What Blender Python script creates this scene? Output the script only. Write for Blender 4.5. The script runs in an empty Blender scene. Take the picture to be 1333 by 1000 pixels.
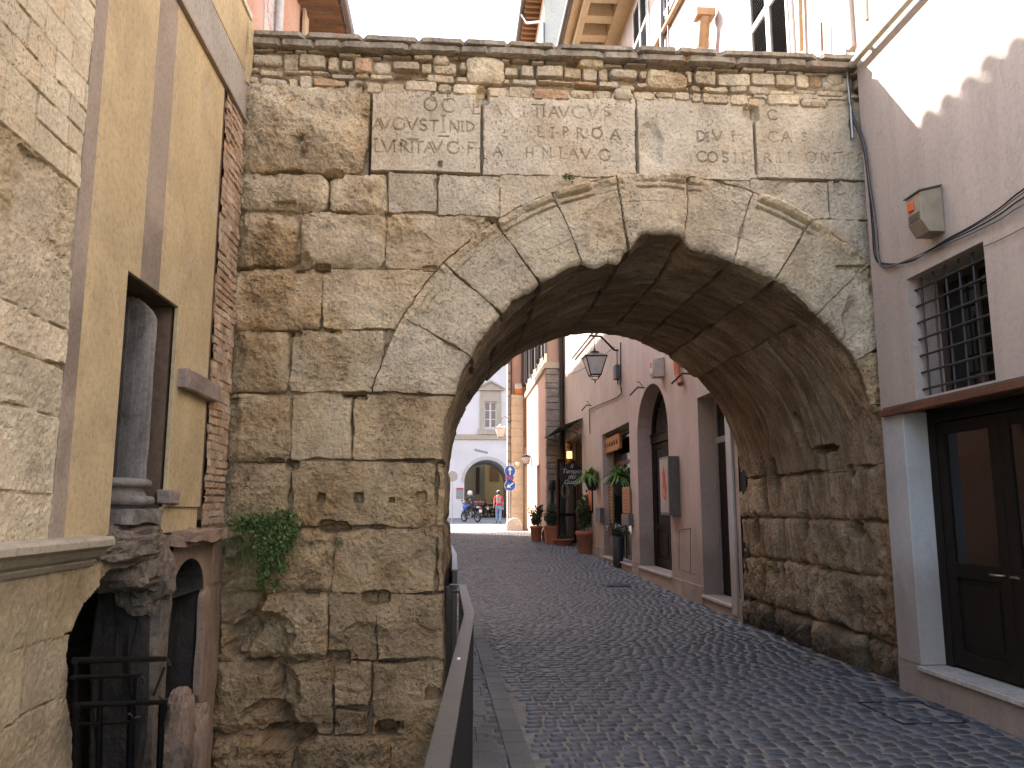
import bpy, bmesh, math, random
import numpy as np
from mathutils import Vector, Matrix
random.seed(7)
sc = bpy.context.scene
COL = sc.collection
# ---------------------------------------------------------------- camera solve (metres; street runs along +Y)
CF = 1040.0; CP = math.radians(8.75); CT = math.radians(4.16); CC = (0.0, 0.0, 1.6)
_F = (math.sin(CT)*math.cos(CP), math.cos(CT)*math.cos(CP), math.sin(CP))
_R = (math.cos(CT), -math.sin(CT), 0.0)
_U = (-math.sin(CT)*math.sin(CP), -math.cos(CT)*math.sin(CP), math.cos(CP))
def on(x, y, ax, v):
    a = (x-666.5)/CF; b = (500-y)/CF
    d = [_F[i]+a*_R[i]+b*_U[i] for i in range(3)]
    t = (v-CC[ax])/d[ax]
    return tuple(CC[i]+t*d[i] for i in range(3))
cam = bpy.data.objects.new('camera', bpy.data.cameras.new('camera')); COL.objects.link(cam)
cam.data.sensor_width = 36; cam.data.lens = CF/1333*36; cam.data.clip_end = 500; cam.data.clip_start = 0.05
m = Matrix((( _R[0], _U[0], -_F[0], CC[0]), (_R[1], _U[1], -_F[1], CC[1]), (_R[2], _U[2], -_F[2], CC[2]), (0,0,0,1)))
cam.matrix_world = m; sc.camera = cam
# ---------------------------------------------------------------- light
SD = Vector((1.02, -0.74, -1.0)).normalized()          # direction the sunlight travels
w = bpy.data.worlds.new('World'); sc.world = w; w.use_nodes = True
nt = w.node_tree; nt.nodes.clear()
sky = nt.nodes.new('ShaderNodeTexSky'); sky.sky_type = 'NISHITA'; sky.sun_disc = False
sky.sun_elevation = math.asin(-SD.z); sky.sun_rotation = math.atan2(-SD.x, -SD.y)
sky.altitude = 300; sky.air_density = 1.0; sky.dust_density = 2.5; sky.ozone_density = 1.0
bg = nt.nodes.new('ShaderNodeBackground'); bg.inputs['Strength'].default_value = 0.15
wo = nt.nodes.new('ShaderNodeOutputWorld')
hs_ = nt.nodes.new('ShaderNodeHueSaturation'); hs_.inputs['Saturation'].default_value = .78; nt.links.new(sky.outputs[0], hs_.inputs['Color']); nt.links.new(hs_.outputs[0], bg.inputs[0]); nt.links.new(bg.outputs[0], wo.inputs[0])
sl = bpy.data.lights.new('sun', 'SUN'); sl.energy = 4.5; sl.angle = math.radians(0.5); sl.color = (1, .965, .91)
so = bpy.data.objects.new('sun', sl); COL.objects.link(so)
so.rotation_euler = SD.to_track_quat('-Z', 'Y').to_euler()
sc.view_settings.view_transform = 'Standard'; sc.view_settings.look = 'None'
sc.view_settings.exposure = 2.3; sc.view_settings.gamma = 1.0
try:
    sc.cycles.max_bounces = 7; sc.cycles.diffuse_bounces = 4; sc.cycles.transparent_max_bounces = 16
except Exception: pass
# ---------------------------------------------------------------- materials
def N(nt, t, **k):
    n = nt.nodes.new(t)
    for a, v in k.items():
        if a in n.inputs: n.inputs[a].default_value = v
        else: setattr(n, a, v)
    return n
def L(nt, a, b): nt.links.new(a, b)
def ramp(nt, src, stops):
    r = nt.nodes.new('ShaderNodeValToRGB'); e = r.color_ramp.elements
    while len(e) < len(stops): e.new(0.5)
    for i, (p, c) in enumerate(stops):
        e[i].position = p; e[i].color = (c[0], c[1], c[2], 1) if hasattr(c, '__len__') else (c, c, c, 1)
    L(nt, src, r.inputs[0]); return r
def noise(nt, co, scale, detail=6, rough=.6, dist=0.0, stretch=None):
    n = N(nt, 'ShaderNodeTexNoise'); n.inputs['Scale'].default_value = scale; n.inputs['Detail'].default_value = detail
    n.inputs['Roughness'].default_value = rough; n.inputs['Distortion'].default_value = dist
    if stretch:
        mp = N(nt, 'ShaderNodeMapping'); mp.inputs['Scale'].default_value = stretch
        L(nt, co, mp.inputs[0]); co = mp.outputs[0]
    L(nt, co, n.inputs['Vector']); return n
def mixc(nt, fac, a, b, mode='MIX'):
    n = nt.nodes.new('ShaderNodeMix'); n.data_type = 'RGBA'; n.blend_type = mode
    for s, v in ((0, fac), (6, a), (7, b)):
        if hasattr(v, 'is_linked') or hasattr(v, 'links'): L(nt, v, n.inputs[s])
        elif s == 0: n.inputs[0].default_value = v
        else: n.inputs[s].default_value = (v[0], v[1], v[2], 1)
    return n.outputs[2]
MATS = {}
def mat(name, base, rough=.85, var=.25, vscale=2.0, stain=None, sscale=.8, bump=.3, bscale=40, metal=0.0, stretch=None,
        attr=None, pits=None, spec=.3, emis=None, fine=.12, dist=.02, patches=None, splash=None, cracks=False):
    """generic weathered surface; marks come from noise, pits are coloured darker"""
    if name in MATS: return MATS[name]
    mt = bpy.data.materials.new(name); mt.use_nodes = True; nt = mt.node_tree
    b = nt.nodes['Principled BSDF']; b.inputs['Roughness'].default_value = rough
    b.inputs['Metallic'].default_value = metal; b.inputs['Specular IOR Level'].default_value = spec
    tc = N(nt, 'ShaderNodeTexCoord').outputs['Object']
    geo = N(nt, 'ShaderNodeNewGeometry').outputs['Position']
    n1 = noise(nt, geo, vscale, 8, .62, .3, stretch)
    lo = [c*(1-var) for c in base]; hi = [min(1, c*(1+var)) for c in base]
    col = ramp(nt, n1.outputs[0], [(.3, lo), (.5, base), (.7, hi)]).outputs[0]
    if stain:
        n2 = noise(nt, geo, sscale, 9, .65, .6)
        f = ramp(nt, n2.outputs[0], [(.46, 0), (.62, 1)]).outputs[0]
        col = mixc(nt, f, col, stain)
    if patches:
        n2 = noise(nt, geo, patches[1], 10, .7, 1.0)
        f = ramp(nt, n2.outputs[0], [(patches[2], 0), (patches[2]+.04, 1)]).outputs[0]
        col = mixc(nt, f, col, patches[0])
    if splash:                                                          # rain splash and dirt near the paving
        sp = N(nt, 'ShaderNodeSeparateXYZ'); L(nt, geo, sp.inputs[0]); nn = noise(nt, geo, 2.2, 7, .65, .5, (1, 1, .5))
        ad = N(nt, 'ShaderNodeMath', operation='MULTIPLY_ADD'); L(nt, nn.outputs[0], ad.inputs[0]); ad.inputs[1].default_value = -1.6; L(nt, sp.outputs[2], ad.inputs[2])
        f = ramp(nt, ad.outputs[0], [(.0, .85), (.5, 0)]).outputs[0]; col = mixc(nt, f, col, splash)
        st = noise(nt, geo, 5, 5, .6, .2, (1, 1, .12)); col = mixc(nt, 1.0, col, ramp(nt, st.outputs[0], [(.3, .88), (.55, 1.0)]).outputs[0], 'MULTIPLY')
    if cracks:
        v = N(nt, 'ShaderNodeTexVoronoi', feature='DISTANCE_TO_EDGE'); v.inputs['Scale'].default_value = .55
        nz = noise(nt, geo, 2.5, 6, .6); ad = N(nt, 'ShaderNodeVectorMath', operation='MULTIPLY_ADD'); L(nt, nz.outputs[1], ad.inputs[0]); ad.inputs[1].default_value = (.9, .9, .9); L(nt, geo, ad.inputs[2]); L(nt, ad.outputs[0], v.inputs['Vector'])
        zn = ramp(nt, noise(nt, geo, .9, 3).outputs[0], [(.56, 1), (.62, 0)]).outputs[0]; ln = ramp(nt, v.outputs[0], [(.0, .78), (.005, 1)]).outputs[0]
        mx = N(nt, 'ShaderNodeMath', operation='MAXIMUM'); L(nt, ln, mx.inputs[0]); L(nt, zn, mx.inputs[1]); col = mixc(nt, 1.0, col, mx.outputs[0], 'MULTIPLY')
    n3 = noise(nt, geo, bscale*.7, 5, .7)
    g = ramp(nt, n3.outputs[0], [(.3, 1-fine*2), (.7, 1+fine*2)]).outputs[0]
    g2 = ramp(nt, n3.outputs[0], [(.32, 1-fine*2.6), (.52, 1-fine*.4), (.68, 1.0)]).outputs[0]
    col = mixc(nt, 1.0, col, g2, 'MULTIPLY')
    if attr:
        a = N(nt, 'ShaderNodeVertexColor'); a.layer_name = attr
        col = mixc(nt, 1.0, col, a.outputs[0], 'MULTIPLY')
    hgt = n3.outputs[0]
    if pits:
        v = N(nt, 'ShaderNodeTexVoronoi'); v.inputs['Scale'].default_value = pits; v.inputs['Randomness'].default_value = 1
        mp = noise(nt, geo, pits*.8, 3); 
        ad = N(nt, 'ShaderNodeVectorMath', operation='MULTIPLY_ADD'); L(nt, mp.outputs[1], ad.inputs[0])
        ad.inputs[1].default_value = (.06, .06, .06); L(nt, geo, ad.inputs[2]); L(nt, ad.outputs[0], v.inputs['Vector'])
        zone = ramp(nt, noise(nt, geo, 1.7, 4).outputs[0], [(.42, 0), (.6, 1)])
        pr = ramp(nt, v.outputs[0], [(.14, 0), (.3, 1)])
        mx = N(nt, 'ShaderNodeMath', operation='MAXIMUM'); L(nt, pr.outputs[0], mx.inputs[0])
        iv = N(nt, 'ShaderNodeMath', operation='SUBTRACT'); iv.inputs[0].default_value = 1; L(nt, zone.outputs[0], iv.inputs[1])
        L(nt, iv.outputs[0], mx.inputs[1])
        mu = N(nt, 'ShaderNodeMath', operation='MULTIPLY'); L(nt, hgt, mu.inputs[0]); L(nt, mx.outputs[0], mu.inputs[1])
        hgt = mu.outputs[0]
        col = mixc(nt, 1.0, col, ramp(nt, mx.outputs[0], [(0, .45), (1, 1)]).outputs[0], 'MULTIPLY')
    L(nt, col, b.inputs['Base Color'])
    if bump:
        bp = N(nt, 'ShaderNodeBump'); bp.inputs['Strength'].default_value = bump; bp.inputs['Distance'].default_value = dist
        L(nt, hgt, bp.inputs['Height']); L(nt, bp.outputs[0], b.inputs['Normal'])
    if emis:
        b.inputs['Emission Color'].default_value = (*emis[0], 1); b.inputs['Emission Strength'].default_value = emis[1]
    MATS[name] = mt; return mt
def plain(name, base, rough=.6, metal=0.0, spec=.4, bump=0.0, emis=None, alpha=None, trans=0.0):
    if name in MATS: return MATS[name]
    mt = bpy.data.materials.new(name); mt.use_nodes = True; nt = mt.node_tree
    b = nt.nodes['Principled BSDF']; b.inputs['Roughness'].default_value = rough; b.inputs['Metallic'].default_value = metal
    b.inputs['Specular IOR Level'].default_value = spec; b.inputs['Transmission Weight'].default_value = trans
    geo = N(nt, 'ShaderNodeNewGeometry').outputs['Position']
    n1 = noise(nt, geo, 9, 6, .6)
    col = ramp(nt, n1.outputs[0], [(.3, [c*.82 for c in base]), (.7, [min(1, c*1.12) for c in base])]).outputs[0]
    L(nt, col, b.inputs['Base Color'])
    if bump:
        bp = N(nt, 'ShaderNodeBump'); bp.inputs['Strength'].default_value = bump; bp.inputs['Distance'].default_value = .01
        L(nt, noise(nt, geo, 60, 4).outputs[0], bp.inputs['Height']); L(nt, bp.outputs[0], b.inputs['Normal'])
    if emis:
        b.inputs['Emission Color'].default_value = (*emis[0], 1); b.inputs['Emission Strength'].default_value = emis[1]
    MATS[name] = mt; return mt
# ---------------------------------------------------------------- object helpers
def link(name, me, parent=None):
    o = bpy.data.objects.new(name, me); COL.objects.link(o)
    if parent is not None:
        o.parent = parent
        if parent.get('_world') is None: o.matrix_parent_inverse = Matrix.Identity(4)
        o.location = -root_loc(parent) if o.get('abs', 1) else (0, 0, 0)
    return o
def root_loc(p):
    v = Vector(p.location)
    while p.parent is not None:
        p = p.parent; v += Vector(p.location)
    return v
def thing(name, loc, label, cat, group=None):
    o = bpy.data.objects.new(name, None); COL.objects.link(o); o.location = loc; o.empty_display_size = .2
    return tag(o, label, cat, group)
def tag(o, label, cat, group=None):
    o['label'] = label; o['category'] = cat
    if group: o['group'] = group
    return o
def struct(o): o['kind'] = 'structure'; return o
def copy_tree(o, parent=None, dx=None):
    c = o.copy(); COL.objects.link(c); c.parent = parent
    for ch in [x for x in COL.objects if x.parent == o]: copy_tree(ch, c)
    return c
class MB:
    def __init__(s): s.v = []; s.f = []; s.sm = []
    def poly(s, vs, fs, smooth=False):
        n = len(s.v); s.v += [tuple(v) for v in vs]; s.f += [tuple(n+i for i in f) for f in fs]; s.sm += [smooth]*len(fs); return s
    def box(s, x0, x1, y0, y1, z0, z1, M=None, jit=0):
        vs = [Vector((x, y, z)) for z in (z0, z1) for y in (y0, y1) for x in (x0, x1)]
        if jit: vs = [v+Vector([random.uniform(-jit, jit) for _ in range(3)]) for v in vs]
        if M is not None: vs = [M @ v for v in vs]
        return s.poly(vs, [(0,2,3,1), (4,5,7,6), (0,1,5,4), (2,6,7,3), (0,4,6,2), (1,3,7,5)])
    def tube(s, pts, r, n=8, cap=True, r2=None):
        pts = [Vector(p) for p in pts]; k = len(pts); vs = []
        ref = Vector((0, 0, 1))
        for i, p in enumerate(pts):
            t = (pts[min(i+1, k-1)]-pts[max(i-1, 0)])
            if t.length < 1e-9: t = Vector((0,0,1))
            t.normalize()
            a = t.cross(ref)
            if a.length < .05: a = t.cross(Vector((1, 0, 0)))
            a.normalize(); b = t.cross(a)
            rr = r if r2 is None else r+(r2-r)*i/max(1, k-1)
            if isinstance(r, (list, tuple)): rr = r[i]
            for j in range(n):
                th = 2*math.pi*j/n; vs.append(p+a*rr*math.cos(th)+b*rr*math.sin(th))
        fs = [(i*n+j, i*n+(j+1) % n, (i+1)*n+(j+1) % n, (i+1)*n+j) for i in range(k-1) for j in range(n)]
        s.poly(vs, fs, True)
        if cap:
            s.poly(vs[:n], [tuple(range(n))[::-1]]); s.poly(vs[-n:], [tuple(range(n))])
        return s
    def lathe(s, prof, c=(0,0,0), n=20, smooth=True):
        vs = [(c[0]+r*math.cos(2*math.pi*j/n), c[1]+r*math.sin(2*math.pi*j/n), c[2]+z) for r, z in prof for j in range(n)]
        fs = [(i*n+j, i*n+(j+1) % n, (i+1)*n+(j+1) % n, (i+1)*n+j) for i in range(len(prof)-1) for j in range(n)]
        s.poly(vs, fs, smooth)
        if prof[0][0] > 0: s.poly(vs[:n], [tuple(range(n))[::-1]])
        if prof[-1][0] > 0: s.poly(vs[-n:], [tuple(range(n))])
        return s
    def prism(s, pts, a, b, axis=1):
        """pts: 2-D outline; extruded along axis from a to b"""
        def P(u, v, w): return {0: (w, u, v), 1: (u, w, v), 2: (u, v, w)}[axis]
        n = len(pts); vs = [P(u, v, a) for u, v in pts]+[P(u, v, b) for u, v in pts]
        return s.poly(vs, [tuple(range(n)), tuple(range(n, 2*n))[::-1]]+[(i, i+n, (i+1) % n+n, (i+1) % n) for i in range(n)])
    def build(s, name, m, parent=None, bevel=0, fix=True):
        me = bpy.data.meshes.new(name); me.from_pydata([tuple(v) for v in s.v], [], s.f); me.update()
        me.polygons.foreach_set('use_smooth', s.sm)
        if fix:
            bm = bmesh.new(); bm.from_mesh(me); bmesh.ops.recalc_face_normals(bm, faces=bm.faces); bm.to_mesh(me); bm.free()
        me.materials.append(m); o = link(name, me, parent)
        ca = me.color_attributes.new('tint', 'FLOAT_COLOR', 'POINT'); ca.data.foreach_set('color', [1.0]*(4*len(me.vertices)))
        if bevel:
            bv = o.modifiers.new('bevel', 'BEVEL'); bv.width = bevel; bv.segments = 2; bv.limit_method = 'ANGLE'; bv.angle_limit = math.radians(40)
        return o
# ---------------------------------------------------------------- numpy noise
def vnoise(x, y, f, seed):
    rng = np.random.RandomState(seed % 100000); T = rng.rand(128, 128).astype(np.float32)
    x = x*f+seed*.137; y = y*f+seed*.311
    xi = np.floor(x).astype(np.int64); yi = np.floor(y).astype(np.int64); fx = x-xi; fy = y-yi
    fx = fx*fx*fx*(fx*(fx*6-15)+10); fy = fy*fy*fy*(fy*(fy*6-15)+10)
    a = T[xi & 127, yi & 127]; b = T[(xi+1) & 127, yi & 127]; c = T[xi & 127, (yi+1) & 127]; d = T[(xi+1) & 127, (yi+1) & 127]
    return ((a*(1-fx)+b*fx)*(1-fy)+(c*(1-fx)+d*fx)*fy)*2-1
def fbm(x, y, f, o, seed, g=.5):
    r = 0; a = 1; t = 0
    for i in range(o):
        c, s_ = math.cos(i*1.1), math.sin(i*1.1)
        r = r+a*vnoise(c*x-s_*y, s_*x+c*y, f, seed+i*17); t += a; a *= g; f *= 2.03
    return r/t
def ridged(x, y, f, o, seed):
    r = 0; a = 1; t = 0
    for i in range(o):
        c, s_ = math.cos(i*.9+.5), math.sin(i*.9+.5)
        r = r+a*(1-2*np.abs(vnoise(c*x-s_*y, s_*x+c*y, f, seed+i*29))); t += a; a *= .5; f *= 2.1
    return r/t
def grid_mesh(name, P, m, parent, mask=None, tint=None, flip=False, smooth=False):
    """P: (nu,nv,3) positions; mask: (nu-1,nv-1) keep"""
    nu, nv = P.shape[:2]
    idx = np.arange(nu*nv).reshape(nu, nv)
    q = np.stack([idx[:-1, :-1], idx[1:, :-1], idx[1:, 1:], idx[:-1, 1:]], -1)
    if flip: q = q[..., ::-1]
    q = q[mask] if mask is not None else q.reshape(-1, 4)
    used = np.zeros(nu*nv, bool); used[q.ravel()] = True
    mp = np.cumsum(used)-1; V = P.reshape(-1, 3)[used]; q = mp[q]
    me = bpy.data.meshes.new(name)
    me.vertices.add(len(V)); me.vertices.foreach_set('co', V.astype(np.float32).ravel())
    me.loops.add(q.size); me.loops.foreach_set('vertex_index', q.astype(np.int32).ravel())
    me.polygons.add(len(q)); me.polygons.foreach_set('loop_start', np.arange(0, q.size, 4, dtype=np.int32))
    me.polygons.foreach_set('use_smooth', np.full(len(q), smooth))
    me.update(calc_edges=True)
    if tint is not None:
        ca = me.color_attributes.new('tint', 'FLOAT_COLOR', 'POINT')
        c = np.ones((len(V), 4), np.float32); c[:, :3] = tint.reshape(-1, 3)[used]; ca.data.foreach_set('color', c.ravel())
    me.validate()
    me.materials.append(m)
    return link(name, me, parent)
# ================================================================ THE ROMAN ARCH
FY = 7.3; BY = 11.3; CX = 2.01; CZ = 1.98; RI = 2.08; RO = 2.84
def px(x, y): p = on(x, y, 1, FY); return p[0], p[2]
def rect(x0, y0, x1, y1, **k):
    a = px(x0, y0); b = px(x1, y1)
    a2 = px(x0, y1); b2 = px(x1, y0)
    d = dict(t='r', x0=(a[0]+a2[0])/2, x1=(b[0]+b2[0])/2, z0=(b[1]+a2[1])/2, z1=(a[1]+b2[1])/2, r=.35, w=.010, b=.0, rnd=.03, c=None); d.update(k); return d
ROW = []
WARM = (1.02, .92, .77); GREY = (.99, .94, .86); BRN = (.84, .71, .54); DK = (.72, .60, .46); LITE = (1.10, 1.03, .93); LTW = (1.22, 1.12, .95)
BL = [
 rect(304,107,481,226, rnd=.2, r=1.35, b=.06, c=WARM), rect(482,117,627,224, rnd=.02, r=.14, c=(1.16,1.10,1.02), fine=1), rect(627,118,829,231, rnd=.03, r=.16, c=(1.16,1.10,1.02), fine=1),
 rect(829,121,983,233, rnd=.025, r=.2, c=(1.08,1.04,.97), fine=1), rect(983,122,1150,234, rnd=.02, r=.2, c=GREY, fine=1),
 rect(309,225,429,277, rnd=.12, r=1.1, b=.03, c=WARM), rect(429,225,505,278, rnd=.05, r=.8, c=WARM), rect(505,225,568,277, rnd=.02, r=.3, c=GREY), rect(568,227,650,284, rnd=.03, r=.6, c=GREY), rect(650,229,832,300, rnd=.02, r=.35, c=LITE),
 rect(832,234,978,290, rnd=.02, r=.4, c=GREY), rect(978,235,1081,287, rnd=.02, r=.5, c=GREY), rect(1081,235,1150,287, rnd=.02, r=.25, c=GREY), rect(1045,287,1150,347, rnd=.02, r=.4, c=GREY), rect(1080,347,1150,455, rnd=.03, r=.6, c=GREY),
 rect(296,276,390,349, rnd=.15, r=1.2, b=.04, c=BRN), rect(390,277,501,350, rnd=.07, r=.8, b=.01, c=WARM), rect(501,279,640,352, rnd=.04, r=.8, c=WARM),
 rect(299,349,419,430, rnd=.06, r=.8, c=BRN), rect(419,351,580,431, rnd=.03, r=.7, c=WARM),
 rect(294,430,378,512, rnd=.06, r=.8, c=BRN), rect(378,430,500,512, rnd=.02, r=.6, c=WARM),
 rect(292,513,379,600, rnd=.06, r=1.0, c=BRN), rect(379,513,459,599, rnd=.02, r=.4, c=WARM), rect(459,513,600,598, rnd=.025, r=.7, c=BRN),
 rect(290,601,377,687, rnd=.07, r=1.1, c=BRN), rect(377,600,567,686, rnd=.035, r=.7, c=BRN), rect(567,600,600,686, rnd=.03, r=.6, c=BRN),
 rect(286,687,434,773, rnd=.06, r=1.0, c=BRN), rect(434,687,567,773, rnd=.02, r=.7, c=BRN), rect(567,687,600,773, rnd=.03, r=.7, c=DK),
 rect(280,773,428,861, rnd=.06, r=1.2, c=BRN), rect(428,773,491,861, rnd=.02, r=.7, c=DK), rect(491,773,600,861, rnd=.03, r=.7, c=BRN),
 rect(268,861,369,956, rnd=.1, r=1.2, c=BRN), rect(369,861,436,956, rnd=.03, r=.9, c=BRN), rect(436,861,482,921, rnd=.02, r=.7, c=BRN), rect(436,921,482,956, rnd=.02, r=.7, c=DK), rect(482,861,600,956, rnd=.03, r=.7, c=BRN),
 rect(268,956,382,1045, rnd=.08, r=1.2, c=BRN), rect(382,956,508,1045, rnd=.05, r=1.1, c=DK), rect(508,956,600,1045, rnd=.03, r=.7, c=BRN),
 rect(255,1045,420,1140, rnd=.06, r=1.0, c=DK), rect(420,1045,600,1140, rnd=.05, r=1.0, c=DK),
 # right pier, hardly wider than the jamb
 rect(1090,455,1200,526, rnd=.03, r=.9, c=BRN), rect(1090,526,1200,598, rnd=.05, r=1, c=BRN), rect(1090,598,1220,677, rnd=.06, r=1.1, c=BRN), rect(1090,677,1220,757, rnd=.09, r=1.2, c=BRN), rect(1090,757,1230,830, rnd=.09, r=1.3, c=DK), rect(1090,830,1230,930, rnd=.09, r=1.3, c=DK),
]
# rubble course on top
rz0, rz1 = 5.575, 5.98
rr = random.Random(5); z = rz0; k = 0
while z < rz1-.02:
    hgt = rr.choice([.075, .09, .13, .15]) if z < 5.8 else rr.choice([.05, .07])
    hgt = min(hgt, rz1-z); x = -2.2
    while x < 4.15:
        ww = rr.uniform(.10, .36) if hgt > .08 else rr.uniform(.12, .3)
        g = rr.uniform(.0, .012)
        zz0 = z+g+rr.uniform(-.012, .03); zz1 = z+hgt-g-rr.uniform(-.012, .03)
        if zz1-zz0 < .025: zz1 = zz0+.025
        BL.append(dict(t='r', x0=x+.008, x1=x+ww-.008, z0=zz0, z1=zz1, r=.6, w=.012, b=rr.uniform(-.015, .03), rnd=rr.choice([.02, .03, .045]), small=1,
                       c=rr.choice([LTW, LITE, WARM, (1.0,.9,.75), GREY, (.95,.7,.52) if rr.random() < .3 else LTW])))
        x += ww
    z += hgt; k += 1
for a in ((632,92,30,22), (868,104,34,16), (1085,102,15,13), (770,84,20,10), (575,80,12,9)):          # big boulders in the rubble
    q = px(a[0], a[1]); BL.append(dict(t='r', x0=q[0]-a[2]/142.*.95, x1=q[0]+a[2]/142.*.95, z0=q[1]-a[3]/142.*.9, z1=q[1]+a[3]/142.*.9, r=.7, w=.016, b=.02, rnd=.075, c=LTW, over=1))
# voussoir joints (angles about the centre, from the photograph)
JP = [(567,438),(606,368),(663,312),(740,300),(814,295),(893,268),(967,297),(1030,330),(1097,376)]
JA = sorted([math.atan2(px(*q)[1]-CZ, px(*q)[0]-CX) for q in JP])
JA = [.50]+JA+[math.pi-.05]
rv = random.Random(3)
for i in range(len(JA)-1):
    BL.append(dict(t='v', a0=JA[i], a1=JA[i+1], r0=RI-.4, r1=RO, zmin=px(540,513)[1] if i == len(JA)-2 else -9, r=.6, w=.007, b=rv.uniform(-.01, .012), rnd=.02,
                   c=rv.choice([(1.04,.98,.88), (1.06,1.0,.9), (1.0,.94,.83)])))
HOLES = [(482,172,2,52,.08),(627.5,178,2.2,50,.09),(829,180,2,50,.07),(983,190,1.8,42,.06),(385,434,7,4,.1),(463,516,15,4.5,.12),(418,648,6,7,.1),(467,648,6,7,.1),(510,651,3.4,3.4,.1),(548,648,6,7,.08),(434,686,18,8,.12),
 (489,778,17,8,.12),(440,858,14,9,.13),(375,958,30,12,.2),(503,950,13,9,.2),(434,229,13,6,.1),(629,127,9,12,.1),(978,146,10,11,.09),(573,214,3,5,.07),(521,187,2,2,.03),
 (420,350,10,6,.1),(381,606,9,6,.1),(563,905,10,8,.1),(407,773,9,5,.06),(470,115,8,9,.06),(567,240,3,8,.05),(1112,170,6,16,.05),(533,690,3,3,.04),(520,945,5,5,.1),(1112,347,22,3,.05),(1090,240,5,6,.05),(461,870,4,14,.03),(388,352,7,4,.06),(640,286,10,4,.08),(505,280,5,4,.05),(356,600,12,3,.07),(306,522,9,5,.06),(575,604,6,4,.05),(396,855,12,4,.06),(330,868,16,5,.08),(540,600,12,3,.05),(436,432,8,3,.05),(490,686,10,3,.05),(505,862,14,3,.05),(372,268,16,4,.07),(318,352,12,4,.06),(560,350,10,4,.05),(585,778,5,9,.06),(430,945,10,4,.06)]
BLOBS = [(316,775,26,60,.16),(338,832,36,34,.10),(372,905,16,30,.06),(300,300,20,30,.06),(460,100,30,10,.02),(300,470,16,40,.05),(297,560,14,60,.05),(390,345,14,16,.05),
 (848,190,14,34,.035),(470,840,30,24,.04),(560,735,20,22,.03),(350,935,30,20,.08),(545,320,20,16,.03),(1110,420,14,30,.04)]
# incised letters: simple serifed capitals as strokes in a unit box
GL = {'A': [((0,0),(.45,1)), ((.45,1),(.9,0)), ((.2,.4),(.7,.4))], 'V': [((0,1),(.45,0)), ((.45,0),(.9,1))],
 'G': 'arcG', 'C': 'arcC', 'O': 'arcO', 'S': 'arcS', 'D': 'arcD', 'R': 'arcR', 'P': 'arcP', 'B': 'arcB',
 'I': [((.1,0),(.1,1)), ((0,1),(.2,1)), ((0,0),(.2,0))], 'L': [((.1,0),(.1,1)), ((.1,0),(.6,0)), ((0,1),(.2,1))],
 'N': [((.05,0),(.05,1)), ((.05,1),(.75,0)), ((.75,0),(.75,1))], 'T': [((.35,0),(.35,1)), ((0,1),(.7,1))],
 'E': [((.1,0),(.1,1)), ((.1,1),(.5,1)), ((.1,.5),(.45,.5)), ((.1,0),(.55,0))], 'F': [((.1,0),(.1,1)), ((.1,1),(.55,1)), ((.1,.5),(.45,.5))],
 'H': [((.1,0),(.1,1)), ((.7,0),(.7,1)), ((.1,.5),(.7,.5))], '.': [((.1,.5),(.14,.46))], '-': [((0,1.25),(.9,1.25))]}
def arc(cx, cy, rx, ry, a, b, n=10):
    p = [(cx+rx*math.cos(math.radians(a+(b-a)*i/n)), cy+ry*math.sin(math.radians(a+(b-a)*i/n))) for i in range(n+1)]
    return list(zip(p[:-1], p[1:]))
GL['O'] = arc(.45,.5,.45,.5,0,360,14); GL['C'] = arc(.5,.5,.5,.5,45,315); GL['G'] = arc(.5,.5,.5,.5,45,325)+[((.9,.2),(.9,.45))]
GL['S'] = arc(.3,.75,.25,.25,30,270)+arc(.3,.25,.27,.25,90,-150); GL['D'] = [((.1,0),(.1,1))]+arc(.1,.5,.7,.5,-90,90)
GL['P'] = [((.1,0),(.1,1))]+arc(.1,.74,.42,.26,-90,90,6); GL['R'] = GL['P']+[((.3,.48),(.75,0))]; GL['B'] = GL['P']+arc(.1,.25,.5,.25,-90,90,6)
TEXT = [  # letter, px x (left), px baseline y, height px
 ('N',500,143,20),('O',552,144,19),('S',560,131,10),('C',575,146,20),('F',581,131,12),('A',598,147,20),('E',614,148,19),
 ('A',484,169,16),('V',494,168,15),('G',511,169,17),('V',528,169,17),('S',546,170,16),('T',559,171,16),('I',574,172,24),('N',585,172,16),('D',606,171,14),('I',600,171,14),
 ('L',486,198,19),('V',496,199,18),('I',511,198,16),('R',520,198,17),('I',534,199,16),('T',539,199,16),('A',552,199,15),('V',562,198,15),('G',582,200,17),('.',600,199,15),('F',608,200,16),('-',530,199,16),('-',570,195,18),
 ('A',640,149,14),('R',656,150,14),('I',680,152,14),('T',693,152,18),('I',706,152,18),('A',714,153,16),('V',727,153,16),('C',745,154,18),('V',764,154,18),('S',786,151,14),
 ('L',699,178,15),('I',717,179,14),('.',724,179,14),('P',732,179,15),('R',750,180,15),('O',771,180,15),('A',795,182,15),
 ('L',624,206,14),('A',642,203,13),('H',684,205,14),('N',706,206,15),('I',728,206,15),('A',740,207,15),('V',756,207,15),('G',780,209,16),
 ('C',1000,156,15),('D',907,184,16),('I',920,184,13),('V',928,184,15),('I',953,184,15),('A',964,184,15),('C',1001,185,16),('A',1018,185,15),('S',1044,184,12),
 ('C',908,210,15),('O',922,211,15),('S',941,211,14),('I',956,212,14),('I',966,212,14),('R',995,212,14),('I',1014,212,14),('P',1026,211,14),('O',1050,212,16),('N',1070,212,14),('I',1086,212,14),('T',1090,211,14),('F',1104,212,14),('O',1118,212,14),
 ('S',1062,253,13),('C',1088,254,15),('-',955,193,-2)]
def eps(v): return fbm(v*1.0, v*0+3.3, 1.6, 5, 91, .55)
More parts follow.
